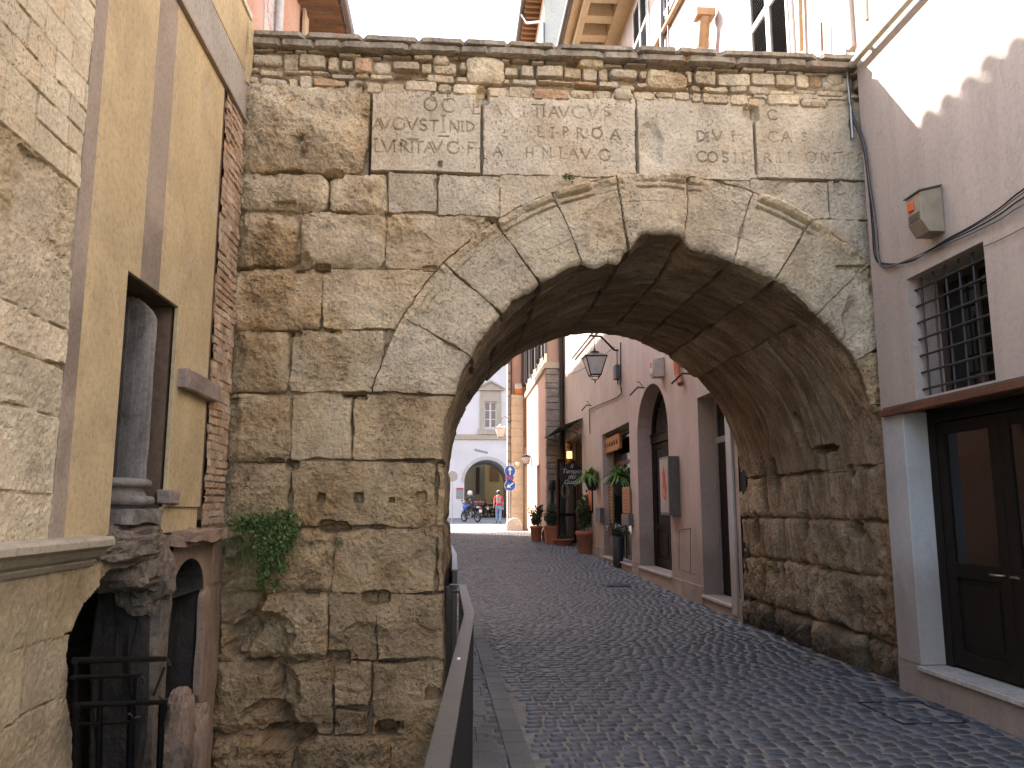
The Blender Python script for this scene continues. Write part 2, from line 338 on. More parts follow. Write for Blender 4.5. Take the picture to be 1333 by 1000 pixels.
def edge_r(a):
    """radius of the worn intrados edge at the facade as a function of the angle"""
    a = np.asarray(a, float)
    n = fbm(a*2.1, a*0+1.5, 2.2, 5, 77, .6)*.05 + np.clip(fbm(a*2.1, a*0+9.5, 5.0, 3, 12, .6)-.25, 0, 1)*.08
    e = RI+n*1.2+.02
    ak = math.atan2(px(860,318)[1]-CZ, px(860,318)[0]-CX)           # lost wedge left of the keystone
    e = e+.15*np.exp(-((a-ak)/.12)**6)
    ab = math.atan2(px(785,330)[1]-CZ, px(785,330)[0]-CX)
    return e-.12*np.exp(-((a-ab)/.09)**6)*(1+.4*fbm(a*2.1, a*0+4.5, 9, 3, 13))
def jamb_x(z, side):
    n = fbm(z, z*0+side*7.7, 2.0, 5, 55+int(side), .6)
    return (CX-RI-.0-.03*n-.01) if side < 0 else (CX+RI+.03*n+.02)
def big_(X, Z, seed): return fbm(X, Z, 1.1, 3, seed+40)
def field(X, Z, blocks, seed, base=-.055, grain=None):
    """block relief -> outward height (m), tint"""
    wx = X+fbm(X, Z, 2.5, 4, seed+1)*.022+fbm(X, Z, 14, 2, seed+9)*.004; wz = Z+fbm(X, Z, 2.5, 4, seed+2)*.022+fbm(X, Z, 14, 2, seed+8)*.004
    fx = X+fbm(X, Z, 3.5, 3, seed+1)*.008; fz = Z+fbm(X, Z, 3.5, 3, seed+2)*.006
    gap = np.clip(fbm(X, Z, 3.2, 3, seed+45)*1.6+.35, 0, 1)
    H = base*(.45+.75*gap)+fbm(X, Z, 18, 3, seed+5)*.012; H = H.astype(np.float32); T = np.empty(X.shape+(3,), np.float32); T[:] = (.66, .55, .42)
    rough = fbm(X, Z, 2.8, 5, seed+21, .55); big = fbm(X, Z, 1.3, 3, seed+22); rid = ridged(X, Z, 4.5, 5, seed+23)
    cut = fbm(X, Z, 7, 4, seed+24, .6); fin = fbm(X, Z, 34, 3, seed+25, .6); sc_ = fbm(X*1.0+.25*big_(X, Z, seed), Z*1.5+.35*big_(Z, X, seed+3), 4.2, 5, seed+26, .6)
    zone = fbm(X, Z, 1.9, 4, seed+27, .55); mot = fbm(X, Z, 4.6, 6, seed+44, .68)
    chip = np.clip(fbm(X, Z, 4.2, 4, seed+28, .55), 0, 1)
    pit = np.clip(fbm(X, Z, 26, 2, seed+30, .5)-.33, 0, 1)*np.clip(fbm(X, Z, 3, 3, seed+31)+.15, 0, 1)
    rn = random.Random(seed)
    for bi, b in enumerate(blocks):
        if b['t'] == 'r':
            pad = .08
            sel = (X > b['x0']-pad) & (X < b['x1']+pad) & (Z > b['z0']-pad) & (Z < b['z1']+pad)
        elif b['t'] == 'e':
            sel = (np.abs(X-b['x']) < b['rx']*1.5) & (np.abs(Z-b['z']) < b['rz']*1.5)
        else:
            rr_ = np.hypot(X-CX, Z-CZ); aa = np.arctan2(Z-CZ, X-CX); aa = np.where(aa < -1.5, aa+2*math.pi, aa)
            sel = (rr_ > b['r0']-.06) & (rr_ < b['r1']+.06) & (aa > b['a0']-.06) & (aa < b['a1']+.06) & (Z > CZ-.05)
        if not sel.any(): continue
        x = wx[sel]; z = wz[sel]
        if b.get('fine'): x = fx[sel]; z = fz[sel]
        if b.get('small'): x = X[sel]+(fx[sel]-X[sel])*1.6; z = Z[sel]+(fz[sel]-Z[sel])*2.0
        rad = min(b['rnd'], .45*min(b.get('x1', 9)-b.get('x0', 0), b.get('z1', 9)-b.get('z0', 0)))
        if b['t'] == 'r':
            cx, cz = (b['x0']+b['x1'])/2, (b['z0']+b['z1'])/2; hx, hz = (b['x1']-b['x0'])/2, (b['z1']-b['z0'])/2
            qx = np.abs(x-cx)-hx+rad; qz = np.abs(z-cz)-hz+rad
            s = -(np.hypot(np.maximum(qx, 0), np.maximum(qz, 0))+np.minimum(np.maximum(qx, qz), 0)-rad)
        elif b['t'] == 'e':
            s = (1-np.hypot((x-b['x'])/b['rx'], (z-b['z'])/b['rz']))*min(b['rx'], b['rz'])
        else:
            r_ = np.hypot(x-CX, z-CZ); a_ = np.arctan2(z-CZ, x-CX); a_ = np.where(a_ < -1.5, a_+2*math.pi, a_)
            s = np.minimum(np.minimum(r_-b['r0'], b['r1']-r_), np.minimum((a_-b['a0'])*r_, (b['a1']-a_)*r_)); s = np.minimum(s, z-b['zmin'])
        s = s-chip[sel]*.05*b['r']*(0 if b.get('small') else 1)
        R = b['r']; s = s+.006*(1-gap[sel]); ins = s > .002; lowb = base*(.45+.75*gap[sel])
        bulge = rad*.8*(1-np.clip(1-s/(rad*1.6+.001), 0, 1)**2) if rad > .04 else .0
        h = b['b']+rn.uniform(-.008, .008)*R+bulge-(rad*.35 if rad > .04 else 0)
        A = .5 if b.get('small') else 1.0
        zz = np.clip((zone[sel]-.02)*2.6, 0, 1)*R                       # patches where the face has spalled away
        h = h+R*A*(.034*rough[sel]+.020*big[sel])+zz*A*(-.026+.042*rid[sel]+.030*cut[sel])-R*A*.022*np.clip((sc_[sel]-.24)*8, 0, 1)*np.clip(zone[sel]*3+.6, 0, 1)
        h = h+(.003+.007*R)*fin[sel]+.018*R*R*mot[sel]-(.006+.03*R)*pit[sel]
        edge = np.clip(s/(b['w']), 0, 1); edge = edge*edge*(3-2*edge)
        h = lowb*(1-edge)+h*edge
        cur = H[sel]; win = ins & ((h > cur-.2) if not b.get('over') else True)
        if b['t'] in ('v',): win = s > -.002
        cur = np.where(win, h, cur); H[sel] = cur
        if b['c'] is not None:
            j = rn.uniform(.9, 1.07); c = np.array(b['c'], np.float32)*j
            tt = T[sel]; ww = (np.clip(s/.01, 0, 1)*win)[:, None]
            k_ = 0.0 if b.get('small') else 1.0
            ero = np.clip(zz*1.1+np.clip(.25-s/.10, 0, .25)*2*R, 0, 1)[:, None]*k_
            pv = (1+.12*rough[sel]+.50*(.2+.8*min(1, R))*mot[sel]+.20*(.3+.7*min(1, R))*fin[sel]-.9*np.clip(-.30-cut[sel], 0, .3)*R)[:, None]
            T[sel] = tt*(1-ww)+ww*c*pv*((1-ero)*np.array((1.06, 1.04, 1.0))+ero*np.array((.89, .80, .67)))
    return H, T
def seg_dist(X, Z, a, b):
    ax, az = a; bx, bz = b; dx, dz = bx-ax, bz-az; l2 = dx*dx+dz*dz+1e-12
    t = np.clip(((X-ax)*dx+(Z-az)*dz)/l2, 0, 1)
    return np.hypot(X-ax-t*dx, Z-az-t*dz)
arch = thing('roman_arch', (CX, FY, 0), 'ancient weathered travertine arch with carved latin inscription spanning the cobbled street', 'arch')
M_TRAV = mat('travertine', (.60, .545, .455), .93, .16, 2.2, stain=(.52, .44, .335), sscale=1.1, bump=.8, bscale=48, attr='tint', pits=30, fine=.13, dist=.022)
def facade():
    st = .0085
    xs = np.arange(-2.16, 4.16, st); zs = np.arange(-2.1, 5.985, st)
    X, Z = np.meshgrid(xs, zs, indexing='ij')
    H, T = field(X, Z, BL, 11, base=-.07)
    r = np.hypot(X-CX, Z-CZ); a = np.arctan2(Z-CZ, X-CX); a = np.where(a < -1.5, a+2*math.pi, a)
    # archivolt moulding: broken profile round the extrados
    keep = np.zeros_like(a)
    def A(q): p = px(*q); return math.atan2(p[1]-CZ, p[0]-CX)
    for q0, q1, amt in (((505,436),(560,370),.45),((572,352),(640,292),.55),((645,288),(718,252),.75),((722,250),(812,238),1),((826,236),(892,238),1),((895,238),(916,240),.8),((985,262),(1051,296),1),((1056,290),(1128,350),.8)):
        a1, a0 = A(q0), A(q1); keep = np.maximum(keep, amt*np.clip((a-a0)/.006, 0, 1)*np.clip((a1-a)/.006, 0, 1))
    er = r+fbm(X, Z, 6, 4, 401)*.012
    u = er-(RO-.135)
    prof = np.where((u > 0) & (u < .135), .02*np.clip(u/.01, 0, 1)+.045*np.clip((u-.055)/.02, 0, 1)-.03*np.exp(-((u-.05)/.009)**2)+.02*np.exp(-((u-.105)/.02)**2), 0)-.03*np.exp(-((u+.008)/.008)**2)
    worn = np.clip(.75+fbm(X, Z, 5, 4, 402)*1.1, 0, 1)
    on_arch = (Z > CZ+.9)
    H = H+prof*keep*worn*on_arch
    T = np.where((prof*keep*on_arch > .02)[..., None], T*np.array((1.13, 1.10, 1.04)), T)
    for rr_, dp in ((2.34, .008), (2.56, .006)):                      # fascia lines cut in the voussoirs
        ln = np.exp(-((er-rr_)/.006)**2)*(fbm(X, Z, 2.2, 2, int(rr_*100)) > .0)*(Z > CZ+1.0)
        H -= ln*dp
    hw = fbm(X, Z, 9, 3, 300)
    for (x, y, w_, h_, d) in HOLES:
        c = px(x, y); q = ((X-c[0])/(w_/142.))**4+((Z-c[1])/(h_/142.))**4; q = q**.25+hw*.3
        H -= d*np.clip((1.1-q)/.25, 0, 1)
    for (x, y, w_, h_, d) in BLOBS:
        c = px(x, y); q = np.hypot((X-c[0])/(w_/142.), (Z-c[1])/(h_/142.))+hw*.35
        H -= 1.35*d*np.clip((1.15-q)/.45, 0, 1)**.8
    # letters
    for ch, x, y, hh in TEXT:
        p0 = px(x, y); s_ = abs(hh)/142.; 
        if ch == '-': s_ = .11
        sel = (X > p0[0]-.03) & (X < p0[0]+s_*1.1+.03) & (Z > p0[1]-.03) & (Z < p0[1]+s_*1.4+.03)
        xx, zz = X[sel], Z[sel]; d = np.full(xx.shape, 9.)
        for s0, s1 in GL[ch]:
            d = np.minimum(d, seg_dist(xx, zz, (p0[0]+s0[0]*s_, p0[1]+s0[1]*s_), (p0[0]+s1[0]*s_, p0[1]+s1[1]*s_)))
        g = np.clip(1.2-d/.0088, 0, 1); wear = np.clip(.85+fbm(xx, zz, 2.5, 2, 801)*.9, .3, 1)
        H[sel] -= .018*g*wear
        T[sel] *= (1-.24*g*wear)[:, None]
    # left edge of the pier is worn round; patchy darker band under the coping
    H -= np.clip((-2.02-X+fbm(X*0, Z, 3, 3, 70)*.05)/.1, 0, 1)*.08
    top_dark = np.clip(1-np.abs(Z-5.97+fbm(X, Z, 4, 3, 71)*.06)/.1, 0, 1)*np.clip(fbm(X, Z*0, .9, 3, 72)*2+.4, 0, 1)
    T *= (1-.62*top_dark)[..., None]
    T *= (1+.05*fbm(X, Z, .7, 3, 73))[..., None]
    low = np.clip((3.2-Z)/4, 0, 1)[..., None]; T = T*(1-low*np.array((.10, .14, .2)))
    # worn rim of the opening
    er_ = edge_r(a); jl = jamb_x(Z, -1); jr = jamb_x(Z, 1)
    inside = np.where(Z >= CZ, r < er_, (X > jl) & (X < jr))
    rim = np.where(Z >= CZ, r-er_, np.minimum(np.abs(X-jl), np.abs(X-jr)))
    H -= .05*np.exp(-np.clip(rim, 0, 9)/.022)*(~inside)
    P = np.stack([X, FY-H, Z], -1)
    # move the vertices just inside the opening on to its edge
    q = inside[:-1, :-1] & inside[1:, :-1] & inside[1:, 1:] & inside[:-1, 1:]
    Xn = X.copy(); Zn = Z.copy()
    up = inside & (Z >= CZ); Xn[up] = CX+np.cos(a[up])*er_[up]; Zn[up] = CZ+np.sin(a[up])*er_[up]
    dn = inside & (Z < CZ); Xn[dn] = np.where(X[dn] < CX, jl[dn], jr[dn])
    P[..., 0] = Xn; P[..., 2] = Zn
    P[..., 1] = np.where(inside, FY+.05+.01, P[..., 1])
    below = (Z[:-1, :-1] < -.06) & (X[:-1, :-1] > .02)
    keepf = ~q & ~below
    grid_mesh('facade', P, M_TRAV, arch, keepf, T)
facade()
# passage: profile runs up the right jamb, round the vault, down the left jamb
def passage():
    ds = .016
    Lj = CZ+.1; La = math.pi*RI; tot = Lj+La+Lj+2.0
    s = np.arange(0, tot, ds); y = np.concatenate([[0, .004], np.arange(.015, BY-FY+.001, .016)])
    S, Y = np.meshgrid(s, y, indexing='ij')
    bl = []; rb = random.Random(21)
    zr = [-.1, .34, .93, 1.46, 2.0]
    rows = [z+.1 for z in zr]; arcs = [Lj+aa*RI for aa in JA[1:]]
    rows = rows[:-1]+[Lj+.02]+arcs[:-1]+[Lj+La-.02]
    rows += [rows[-1]+.55*i for i in range(1, 9)]
    for i in range(len(rows)-1):
        x = -.5+rb.uniform(0, .4)
        vault = rows[i] > Lj-.1 and rows[i] < Lj+La-.1
        while x < BY-FY+.2:
            ww = rb.uniform(.7, 1.3) if not vault else rb.uniform(1.1, 2.0)
            bl.append(dict(t='r', x0=rows[i], x1=rows[i+1], z0=x, z1=x+ww, r=(1.1 if rows[i] < .5 else .6) if not vault else .4, w=.02, b=rb.uniform(-.025, .025), rnd=(.12 if rows[i] < .4 else .05) if not vault else .02,
                           c=rb.choice([(.76,.64,.52), (.86,.74,.61), (.70,.58,.47)]) if not vault else rb.choice([(.72,.62,.51), (.82,.71,.58), (.66,.56,.46)])))
            x += ww
    H, T = field(S, Y, bl, 31, base=-.07)
    gr = fbm(S*.16+Y*.1, Y-.22*S, 9, 4, 500, .6)+.5*fbm(S*.2, Y-.22*S, 26, 3, 501); vz = np.clip((S-1.2)/.6, 0, 1)
    vz = np.clip((S-.5)/.4, 0, 1); H += gr*.014*vz; T *= (.84+.42*gr*vz)[..., None]; H += .03*fbm(S, Y, 2.2, 5, 507, .6)*np.clip(2.2-S, .25, 1)
    # holes in the wall blocks
    hw = fbm(S, Y, 9, 3, 300)
    for q in ((1115,690,.07,.06), (1044,685,.05,.12), (1008,745,.07,.08), (1048,560,.05,.15), (1008,620,.05,.14), (983,690,.04,.15), (966,628,.06,.1), (1003,612,.03,.08), (1105,615,.03,.05), (1075,585,.1,.03)):
        p = on(q[0], q[1], 0, CX+RI); c = (p[2]+.1, p[1]-FY)
        qq = np.hypot((S-c[0])/(q[3]*1.3), (Y-c[1])/(q[2]*2.3))+hw*.4; H -= .2*np.clip((1.25-qq)/.4, 0, 1)
    # wall gets darker towards the paving
    g = np.clip((.55-S+fbm(S, Y, 2.5, 4, 502)*.25)/.3, 0, 1); T *= (1-.72*g)[..., None]
    key = ridged(S, Y, 1.5, 4, 503)
    H += .02*fbm(S, Y, 1.2, 3, 504)
    zj = np.where(S < Lj, S-.1, np.where(S < Lj+La, CZ, CZ-(S-Lj-La)))
    an = np.clip((S-Lj)/RI, 0, math.pi)
    er_ = edge_r(an); jl = jamb_x(zj, -1); jr = jamb_x(zj, 1)
    f = np.exp(-Y/.10)                                              # blend to the facade's rim at the front
    # hollow where the wedge fell out
    ak = math.atan2(px(860,318)[1]-CZ, px(860,318)[0]-CX)
    H -= .16*np.exp(-((an-ak)/.13)**4)*np.exp(-(Y/.75)**4)*(S > Lj)*(S < Lj+La)
    ab = ak+.2; H += .06*np.exp(-((an-ab)/.12)**4)*np.exp(-(Y/.4)**4)*(S > Lj)*(S < Lj+La)
    rad = (RI+.01-H)*(1-f)+er_*f
    back = np.clip(1-(BY-FY-Y)/.05, 0, 1); rad = rad+back*.03*(1+fbm(S, Y*0, 5, 3, 66))
    xr = CX+(RI+.03-H)*(1-f)+(jr-CX)*f; xl = CX-(RI+.02-H)*(1-f)-(CX-jl)*f
    P = np.empty(S.shape+(3,))
    P[..., 0] = np.where(S < Lj, xr+ (CX*0), np.where(S < Lj+La, CX+np.cos(an)*rad, xl))
    P[..., 2] = np.where(S < Lj, S-.1, np.where(S < Lj+La, CZ+np.sin(an)*rad, zj))
    P[..., 1] = FY+.05+Y*((BY-FY-.05)/(BY-FY))
    w_ = np.clip((CZ-P[..., 2]), 0, .3)/.3                          # ease the jamb step into the curve
    grid_mesh('passage_vault', P, M_TRAV, arch, None, T, flip=True)
passage()
def backface():
    st = .03
    xs = np.arange(-2.9, 4.16, st); zs = np.arange(-.3, 6.0, st)
    X, Z = np.meshgrid(xs, zs, indexing='ij'); H, T = field(X, Z, [dict(b, c=(.9,.8,.66)) for b in BL if not b.get('small')], 12)
    r = np.hypot(X-CX, Z-CZ); a = np.arctan2(Z-CZ, X-CX)
    inside = np.where(Z >= CZ, r < RI+.03, np.abs(X-CX) < RI+.03)
    q = inside[:-1, :-1] & inside[1:, :-1] & inside[1:, 1:] & inside[:-1, 1:]
    Xn = np.where(inside & (Z >= CZ), CX+np.cos(a)*(RI+.04), np.where(inside, np.where(X < CX, CX-RI-.04, CX+RI+.04), X)); Zn = np.where(inside & (Z >= CZ), CZ+np.sin(a)*(RI+.04), Z)
    P = np.stack([Xn, BY-.0+np.where(inside, -.03, H), Zn], -1)
    grid_mesh('rear_face', P, M_TRAV, arch, ~q, T, flip=True)
backface()
# coping: brick course and overhanging slabs, irregular
M_COP = mat('coping_stone', (.43, .36, .27), .95, .3, 3, stain=(.25, .21, .16), sscale=2.5, bump=.7, bscale=40, fine=.2, patches=((.42,.22,.13), 2.2, .6))
def rock(mb, x0, x1, y0, y1, z0, z1, n=3, amp=.012, seed=0):
    """box with noisy subdivided faces"""
    bm = bmesh.new(); bmesh.ops.create_cube(bm, size=1)
    bmesh.ops.bevel(bm, geom=bm.edges[:]+bm.verts[:], offset=min(.08, .012/max(.02, min(x1-x0, z1-z0))), segments=1, affect='EDGES')
    bmesh.ops.subdivide_edges(bm, edges=[e for e in bm.edges if e.calc_length() > .3], cuts=n, use_grid_fill=True)
    from mathutils import noise as mn
    for v in bm.verts:
        p = Vector(((x0+x1)/2+v.co.x*(x1-x0), (y0+y1)/2+v.co.y*(y1-y0), (z0+z1)/2+v.co.z*(z1-z0)))
        v.co = p+mn.noise_vector(p*7+Vector((seed, 0, 0)))*amp+mn.noise_vector(p*21+Vector((0, seed, 0)))*amp*.5
    bm.verts.index_update(); mb.poly([v.co for v in bm.verts], [[v.index for v in f.verts] for f in bm.faces]); bm.free()
mb = MB(); rb = random.Random(9); x = -2.16
while x < 3.98:
    ww = rb.uniform(.25, .7); x1 = min(x+ww, 4.03)
    rock(mb, x+.001, x1-.001, 7.20+rb.uniform(-.006, .006), 7.6, 5.975, 6.043, 6, .009, x)
    x = x1
mb.build('coping_course', M_COP, arch)
mb = MB(); x = -2.16
while x < 3.98:
    ww = rb.uniform(.4, 1.1); x1 = min(x+ww, 4.04)
    rock(mb, x-.001, x1+.001, 7.17+rb.uniform(-.008, .008), 8.0, 6.045, 6.095+rb.uniform(-.003, .004), 8, .007, x+9)
    x = x1
mb.build('coping_slab', M_COP, arch)
MB().box(-2.8, 4.08, 7.62, BY-.06, 5.5, 6.04).build('core', M_COP, arch)
# ================================================================ STREET
def gz(y): return float(np.interp(y, [-20, 12, 15, 18, 22, 25.5, 30, 36, 44, 54, 90], [0, 0, .03, .10, .20, .30, .40, .50, .72, .88, 1.0]))
def right_edge(y): return 4.2 if y < 29.4 else 3.6
M_SAND = mat('joint_sand', (.24, .22, .19), .95, .3, 6, bump=.5, bscale=120)
def sheet(name, m, xs, ys, dz=0.0, zf=gz):
    X, Y = np.meshgrid(np.array(xs, float), np.array(ys, float), indexing='ij')
    Z = np.vectorize(zf)(Y)+dz; return struct(grid_mesh(name, np.stack([X, Y, Z], -1), m, None))
def cobble_mat():
    mt = bpy.data.materials.new('basalt_cobble'); mt.use_nodes = True; nt = mt.node_tree; b = nt.nodes['Principled BSDF']
    geo = N(nt, 'ShaderNodeNewGeometry'); a = N(nt, 'ShaderNodeVertexColor'); a.layer_name = 'tint'
    n = noise(nt, geo.outputs['Position'], 14, 6, .6); big = noise(nt, geo.outputs['Position'], .5, 4)
    c = ramp(nt, n.outputs[0], [(.3, (.045,.048,.055)), (.7, (.082,.085,.094))]).outputs[0]
    c = mixc(nt, 1, c, a.outputs[0], 'MULTIPLY')
    c = mixc(nt, 1, c, ramp(nt, big.outputs[0], [(.3, .8), (.7, 1.25)]).outputs[0], 'MULTIPLY')
    L(nt, c, b.inputs['Base Color'])
    L(nt, ramp(nt, n.outputs[0], [(.3, .42), (.7, .62)]).outputs[0], b.inputs['Roughness']); b.inputs['Specular IOR Level'].default_value = .5
    bp = N(nt, 'ShaderNodeBump'); bp.inputs['Strength'].default_value = .5; bp.inputs['Distance'].default_value = .006
    L(nt, noise(nt, geo.outputs['Position'], 45, 4).outputs[0], bp.inputs['Height']); L(nt, bp.outputs[0], b.inputs['Normal'])
    return mt
M_COB = cobble_mat()
def cobbles(name, test, y0, y1, x0, x1, sx, sy, zf, parent=None, m=None, ang=.10, arcs=.0, grow=True):
    rr = random.Random(hash(name) % 1000 if False else len(name)); V = []; Fq = []; T = []
    y = y0; row = 0
    while y < y1:
        syy = sy*rr.uniform(.92, 1.1)
        x = x0-sx*rr.random()
        while x < x1:
            w_ = sx*rr.uniform(.82, 1.25); cx = x+w_/2; x += w_
            yy = y+ang*(cx-2)+arcs*math.sin(cx*1.3+y*.25)+rr.uniform(-.004, .004)
            if not test(cx, yy): continue
            hw, hh = w_/2-.0045-rr.random()*.003, syy/2-.0045-rr.random()*.003
            z = zf(yy)+rr.uniform(-.0035, .0035); tx, ty = rr.uniform(-.035, .035), rr.uniform(-.035, .035)
            n0 = len(V); k = .66
            outl = [(-1, -k), (-1, k), (-k-.1, 1), (k+.1, 1), (1, k), (1, -k), (k+.1, -1), (-k-.1, -1)]
            outl = [(u*rr.uniform(.9, 1.03), v*rr.uniform(.9, 1.03)) for u, v in outl]
            for u, v in outl: V.append((cx+u*hw, yy+v*hh+ang*u*hw, z-.014))
            for u, v in outl: V.append((cx+u*hw*.91, yy+v*hh*.91+ang*u*hw*.91, z+u*tx*hw+v*ty*hh-.001))
            V.append((cx, yy, z+.0005))
            for i in range(8): j = (i+1) % 8; Fq.append((n0+i, n0+j, n0+8+j, n0+8+i)); Fq.append((n0+8+i, n0+8+j, n0+16))
            g = rr.uniform(.72, 1.25); t = (g*rr.uniform(.94, 1.06), g, g*rr.uniform(.96, 1.12)); T += [t]*17
        y += syy; row += 1
    me = bpy.data.meshes.new(name); me.from_pydata(V, [], [f[::-1] for f in Fq]); me.update()
    me.polygons.foreach_set('use_smooth', [True]*len(Fq))
    ca = me.color_attributes.new('tint', 'FLOAT_COLOR', 'POINT'); ca.data.foreach_set('color', np.c_[np.array(T), np.ones(len(T))].astype(np.float32).ravel())
    me.materials.append(m or M_COB); return link(name, me, parent)
def crown(x, y): return gz(y)
sheet('street', M_SAND, [.02, 1, 2, 3, 4.35], list(np.arange(-4, 36.5, 1.0)), -.006)
def strip_edge(y): return float(np.interp(y, [3, 5.2, 9.2, 13.4, 16], [.56, .53, .45, .33, .1]))
t1 = lambda x, y: strip_edge(y)+.05 < x < (3.80 if y < 29.4 else 3.40)
o = struct(cobbles('street_cobbles', t1, 1.5, 35.8,   .2, 3.9, .128, .118, gz, arcs=.10))
o = struct(cobbles('street_gutter_setts', lambda x, y: 3.80 < x < 4.1, 1.5, 29.2, 3.8, 4.1, .15, .20, gz, ang=0))
o = struct(cobbles('street_left_cobbles', lambda x, y: x < .2, 11.6, 35.8, -2.2, .2, .118, .108, gz, arcs=.10))
sheet('street_left_bed', M_SAND, [-2.25, -1, .02], list(np.arange(11.3, 36.2, 1.0)), -.006)
# paved edge along the railing: kerb setts and smooth slabs
M_SLAB = mat('pavement_slab', (.155, .15, .14), .7, .18, 3, stain=(.10,.10,.095), bump=.25, bscale=80)
M_SETT = mat('kerb_sett', (.12, .118, .115), .6, .2, 5, bump=.35, bscale=70, attr='tint')
struct(cobbles('kerb_setts', lambda x, y: True, 1.6, 11.2, .34, .36, .17, .13, lambda y: .004, m=M_SETT, ang=0)).location = (0, 0, 0)
def kerb():
    rr = random.Random(4); mb = MB(); y = 1.5
    while y < 15:
        l = rr.uniform(.22, .34); e0 = strip_edge(y); e1 = strip_edge(y+l)
        if e0 > .18:
            pts = [(e0-.16, y+.004), (e0-.004, y+.004), (e1-.004, y+l-.004), (e1-.16, y+l-.004)]
            mb.prism(pts, gz(y)-.05, gz(y)+.014+rr.uniform(-.003, .003), axis=2)
        y += l
    struct(mb.build('kerb', M_SLAB, bevel=.006))
kerb()
mb = MB(); y = 1.0; rr = random.Random(14)
while y < 5.75:
    l = rr.uniform(.7, 1.1); mb.box(.035, .315, y+.003, min(y+l, 5.8)-.003, -.06, .008); y += l
struct(mb.build('pavement_slab', M_SLAB, bevel=.004))
mb = MB(); y = 5.8
while y < 11.1:
    l = rr.uniform(.13, .2); x = .035
    while x < .26:
        wd = rr.choice([.11, .14]); mb.box(x+.004, min(x+wd, .30)-.004, y+.004, y+l-.004, -.06, .008+rr.uniform(-.003, .003)); x += wd
    y += l
struct(mb.build('pavement_setts', M_SLAB, bevel=.006))
# retaining wall of the street over the sunken pit, pit floor
M_RET = mat('retaining_stone', (.26, .21, .15), .95, .25, 3, stain=(.15,.12,.09), bump=.8, bscale=25)
struct(MB().box(-.07, .02, -4, 7.25, -2.4, -.02).build('retaining_edge', M_RET))
M_EARTH = mat('earth', (.17, .13, .09), 1, .35, 4, stain=(.08,.09,.04), bump=1, bscale=30, dist=.04)
xs = np.arange(-5.2, -.2, .08); ys = np.arange(-1, 8.4, .08); X, Y = np.meshgrid(xs, ys, indexing='ij')
struct(grid_mesh('pit_ground', np.stack([X, Y, -1.85+fbm(X, Y, .9, 5, 61)*.22+np.clip((Y-5.6)/2, 0, 1)*.65*np.clip((-X-1.2)/1, 0, 1)], -1), M_EARTH, None))
# iron covers
M_IRON = plain('cast_iron', (.035, .035, .036), .5, .7, .5, bump=.3)
def cover(x0, x1, y0, y1, label, grid):
    t = thing('drain_cover' if grid else 'manhole_cover', ((x0+x1)/2, (y0+y1)/2, gz(y0)), label, 'drain cover' if grid else 'manhole cover')
    z = gz(y0)
    mb = MB()
    e = .03 if grid else .010; q = .012 if grid else .0035
    mb.box(x0, x1, y0, y0+e, z-.01, z+q).box(x0, x1, y1-e, y1, z-.01, z+q).box(x0, x0+e, y0+e, y1-e, z-.01, z+q).box(x1-e, x1, y0+e, y1-e, z-.01, z+q)
    mb.build('frame', M_IRON, t)
    mb = MB()
    if grid:
        mb.box(x0+.03, x1-.03, y0+.03, y1-.03, z-.01, z+.002)
        k = 9
        for i in range(k): xx = x0+.05+(x1-x0-.1)*i/(k-1); mb.box(xx-.01, xx+.01, y0+.03, y1-.03, z+.002, z+.010)
    else:
        mb.lathe([(.022, z-.01), (.022, z+.005), (.0, z+.005)], c=(x0+.12, y0+.1, 0), n=10)
    mb.build('grate' if grid else 'lifting_eye', M_IRON, t)
cover(3.02, 3.48, 15.9, 16.5, 'dark cast iron drain grate set in the cobbles', True)
cover(3.36, 3.88, 6.05, 6.72, 'square sett-filled inspection cover in the cobbles by the dark glazed door', False)
# ---------------------------------------------------------------- railing
M_RAIL = plain('brown_steel', (.045, .038, .033), .35, .6, .5, bump=.1)
M_RTOP = plain('worn_steel', (.13, .12, .11), .38, .5, .5, bump=.1)
def railing(pts, label, h=1.05, barw=.045, gap=.062, zb=.03):
    t = thing('railing', (pts[0][0], pts[0][1], 0), label, 'railing')
    rail = MB(); bars = MB(); posts = []
    for (a, b) in zip(pts[:-1], pts[1:]):
        A = Vector((a[0], a[1], 0)); B = Vector((b[0], b[1], 0)); d = B-A; l = d.length; d.normalize(); n = Vector((-d.y, d.x, 0))
        M = Matrix(((d.x, n.x, 0, A.x), (d.y, n.y, 0, A.y), (0, 0, 1, 0), (0, 0, 0, 1)))
        rail.box(0, l, -.028, .028, h-.014, h, M=M)
        bars.box(0, l, -.012, .012, zb, zb+.025, M=M).box(0, l, -.012, .012, h-.06, h-.045, M=M)
        k = int(l/gap)
        for i in range(1, k): x = l*i/k; bars.box(x-.005, x+.005, -barw/2, barw/2, zb+.025, h-.06, M=M)
    rail.build('handrail', M_RTOP, t, bevel=.003); bars.build('bars', M_RAIL, t)
    for p in pts: MB().box(p[0]-.022, p[0]+.022, p[1]-.022, p[1]+.022, -.05, h-.016).build('post', M_RAIL, t, bevel=.003)
    return t
rl = railing([(-.11, .2), (-.03, 1.81), (.09, 4.3), (.07, 5.9), (-.02, 5.93)], 'dark steel railing with flat handrail bordering the sunken ruins in front of the arch')
b_ = MB(); b_.lathe([(0, .006), (.008, .005), (.01, 0)], c=(.025, 3.05, 1.05), n=10); b_.build('bolt', plain('zinc', (.5,.5,.5), .3, .8), rl)
railing([(.02, 7.3), (.02, 9.88), (-.045, 12.1)], 'dark steel railing along the left side inside the arch passage')
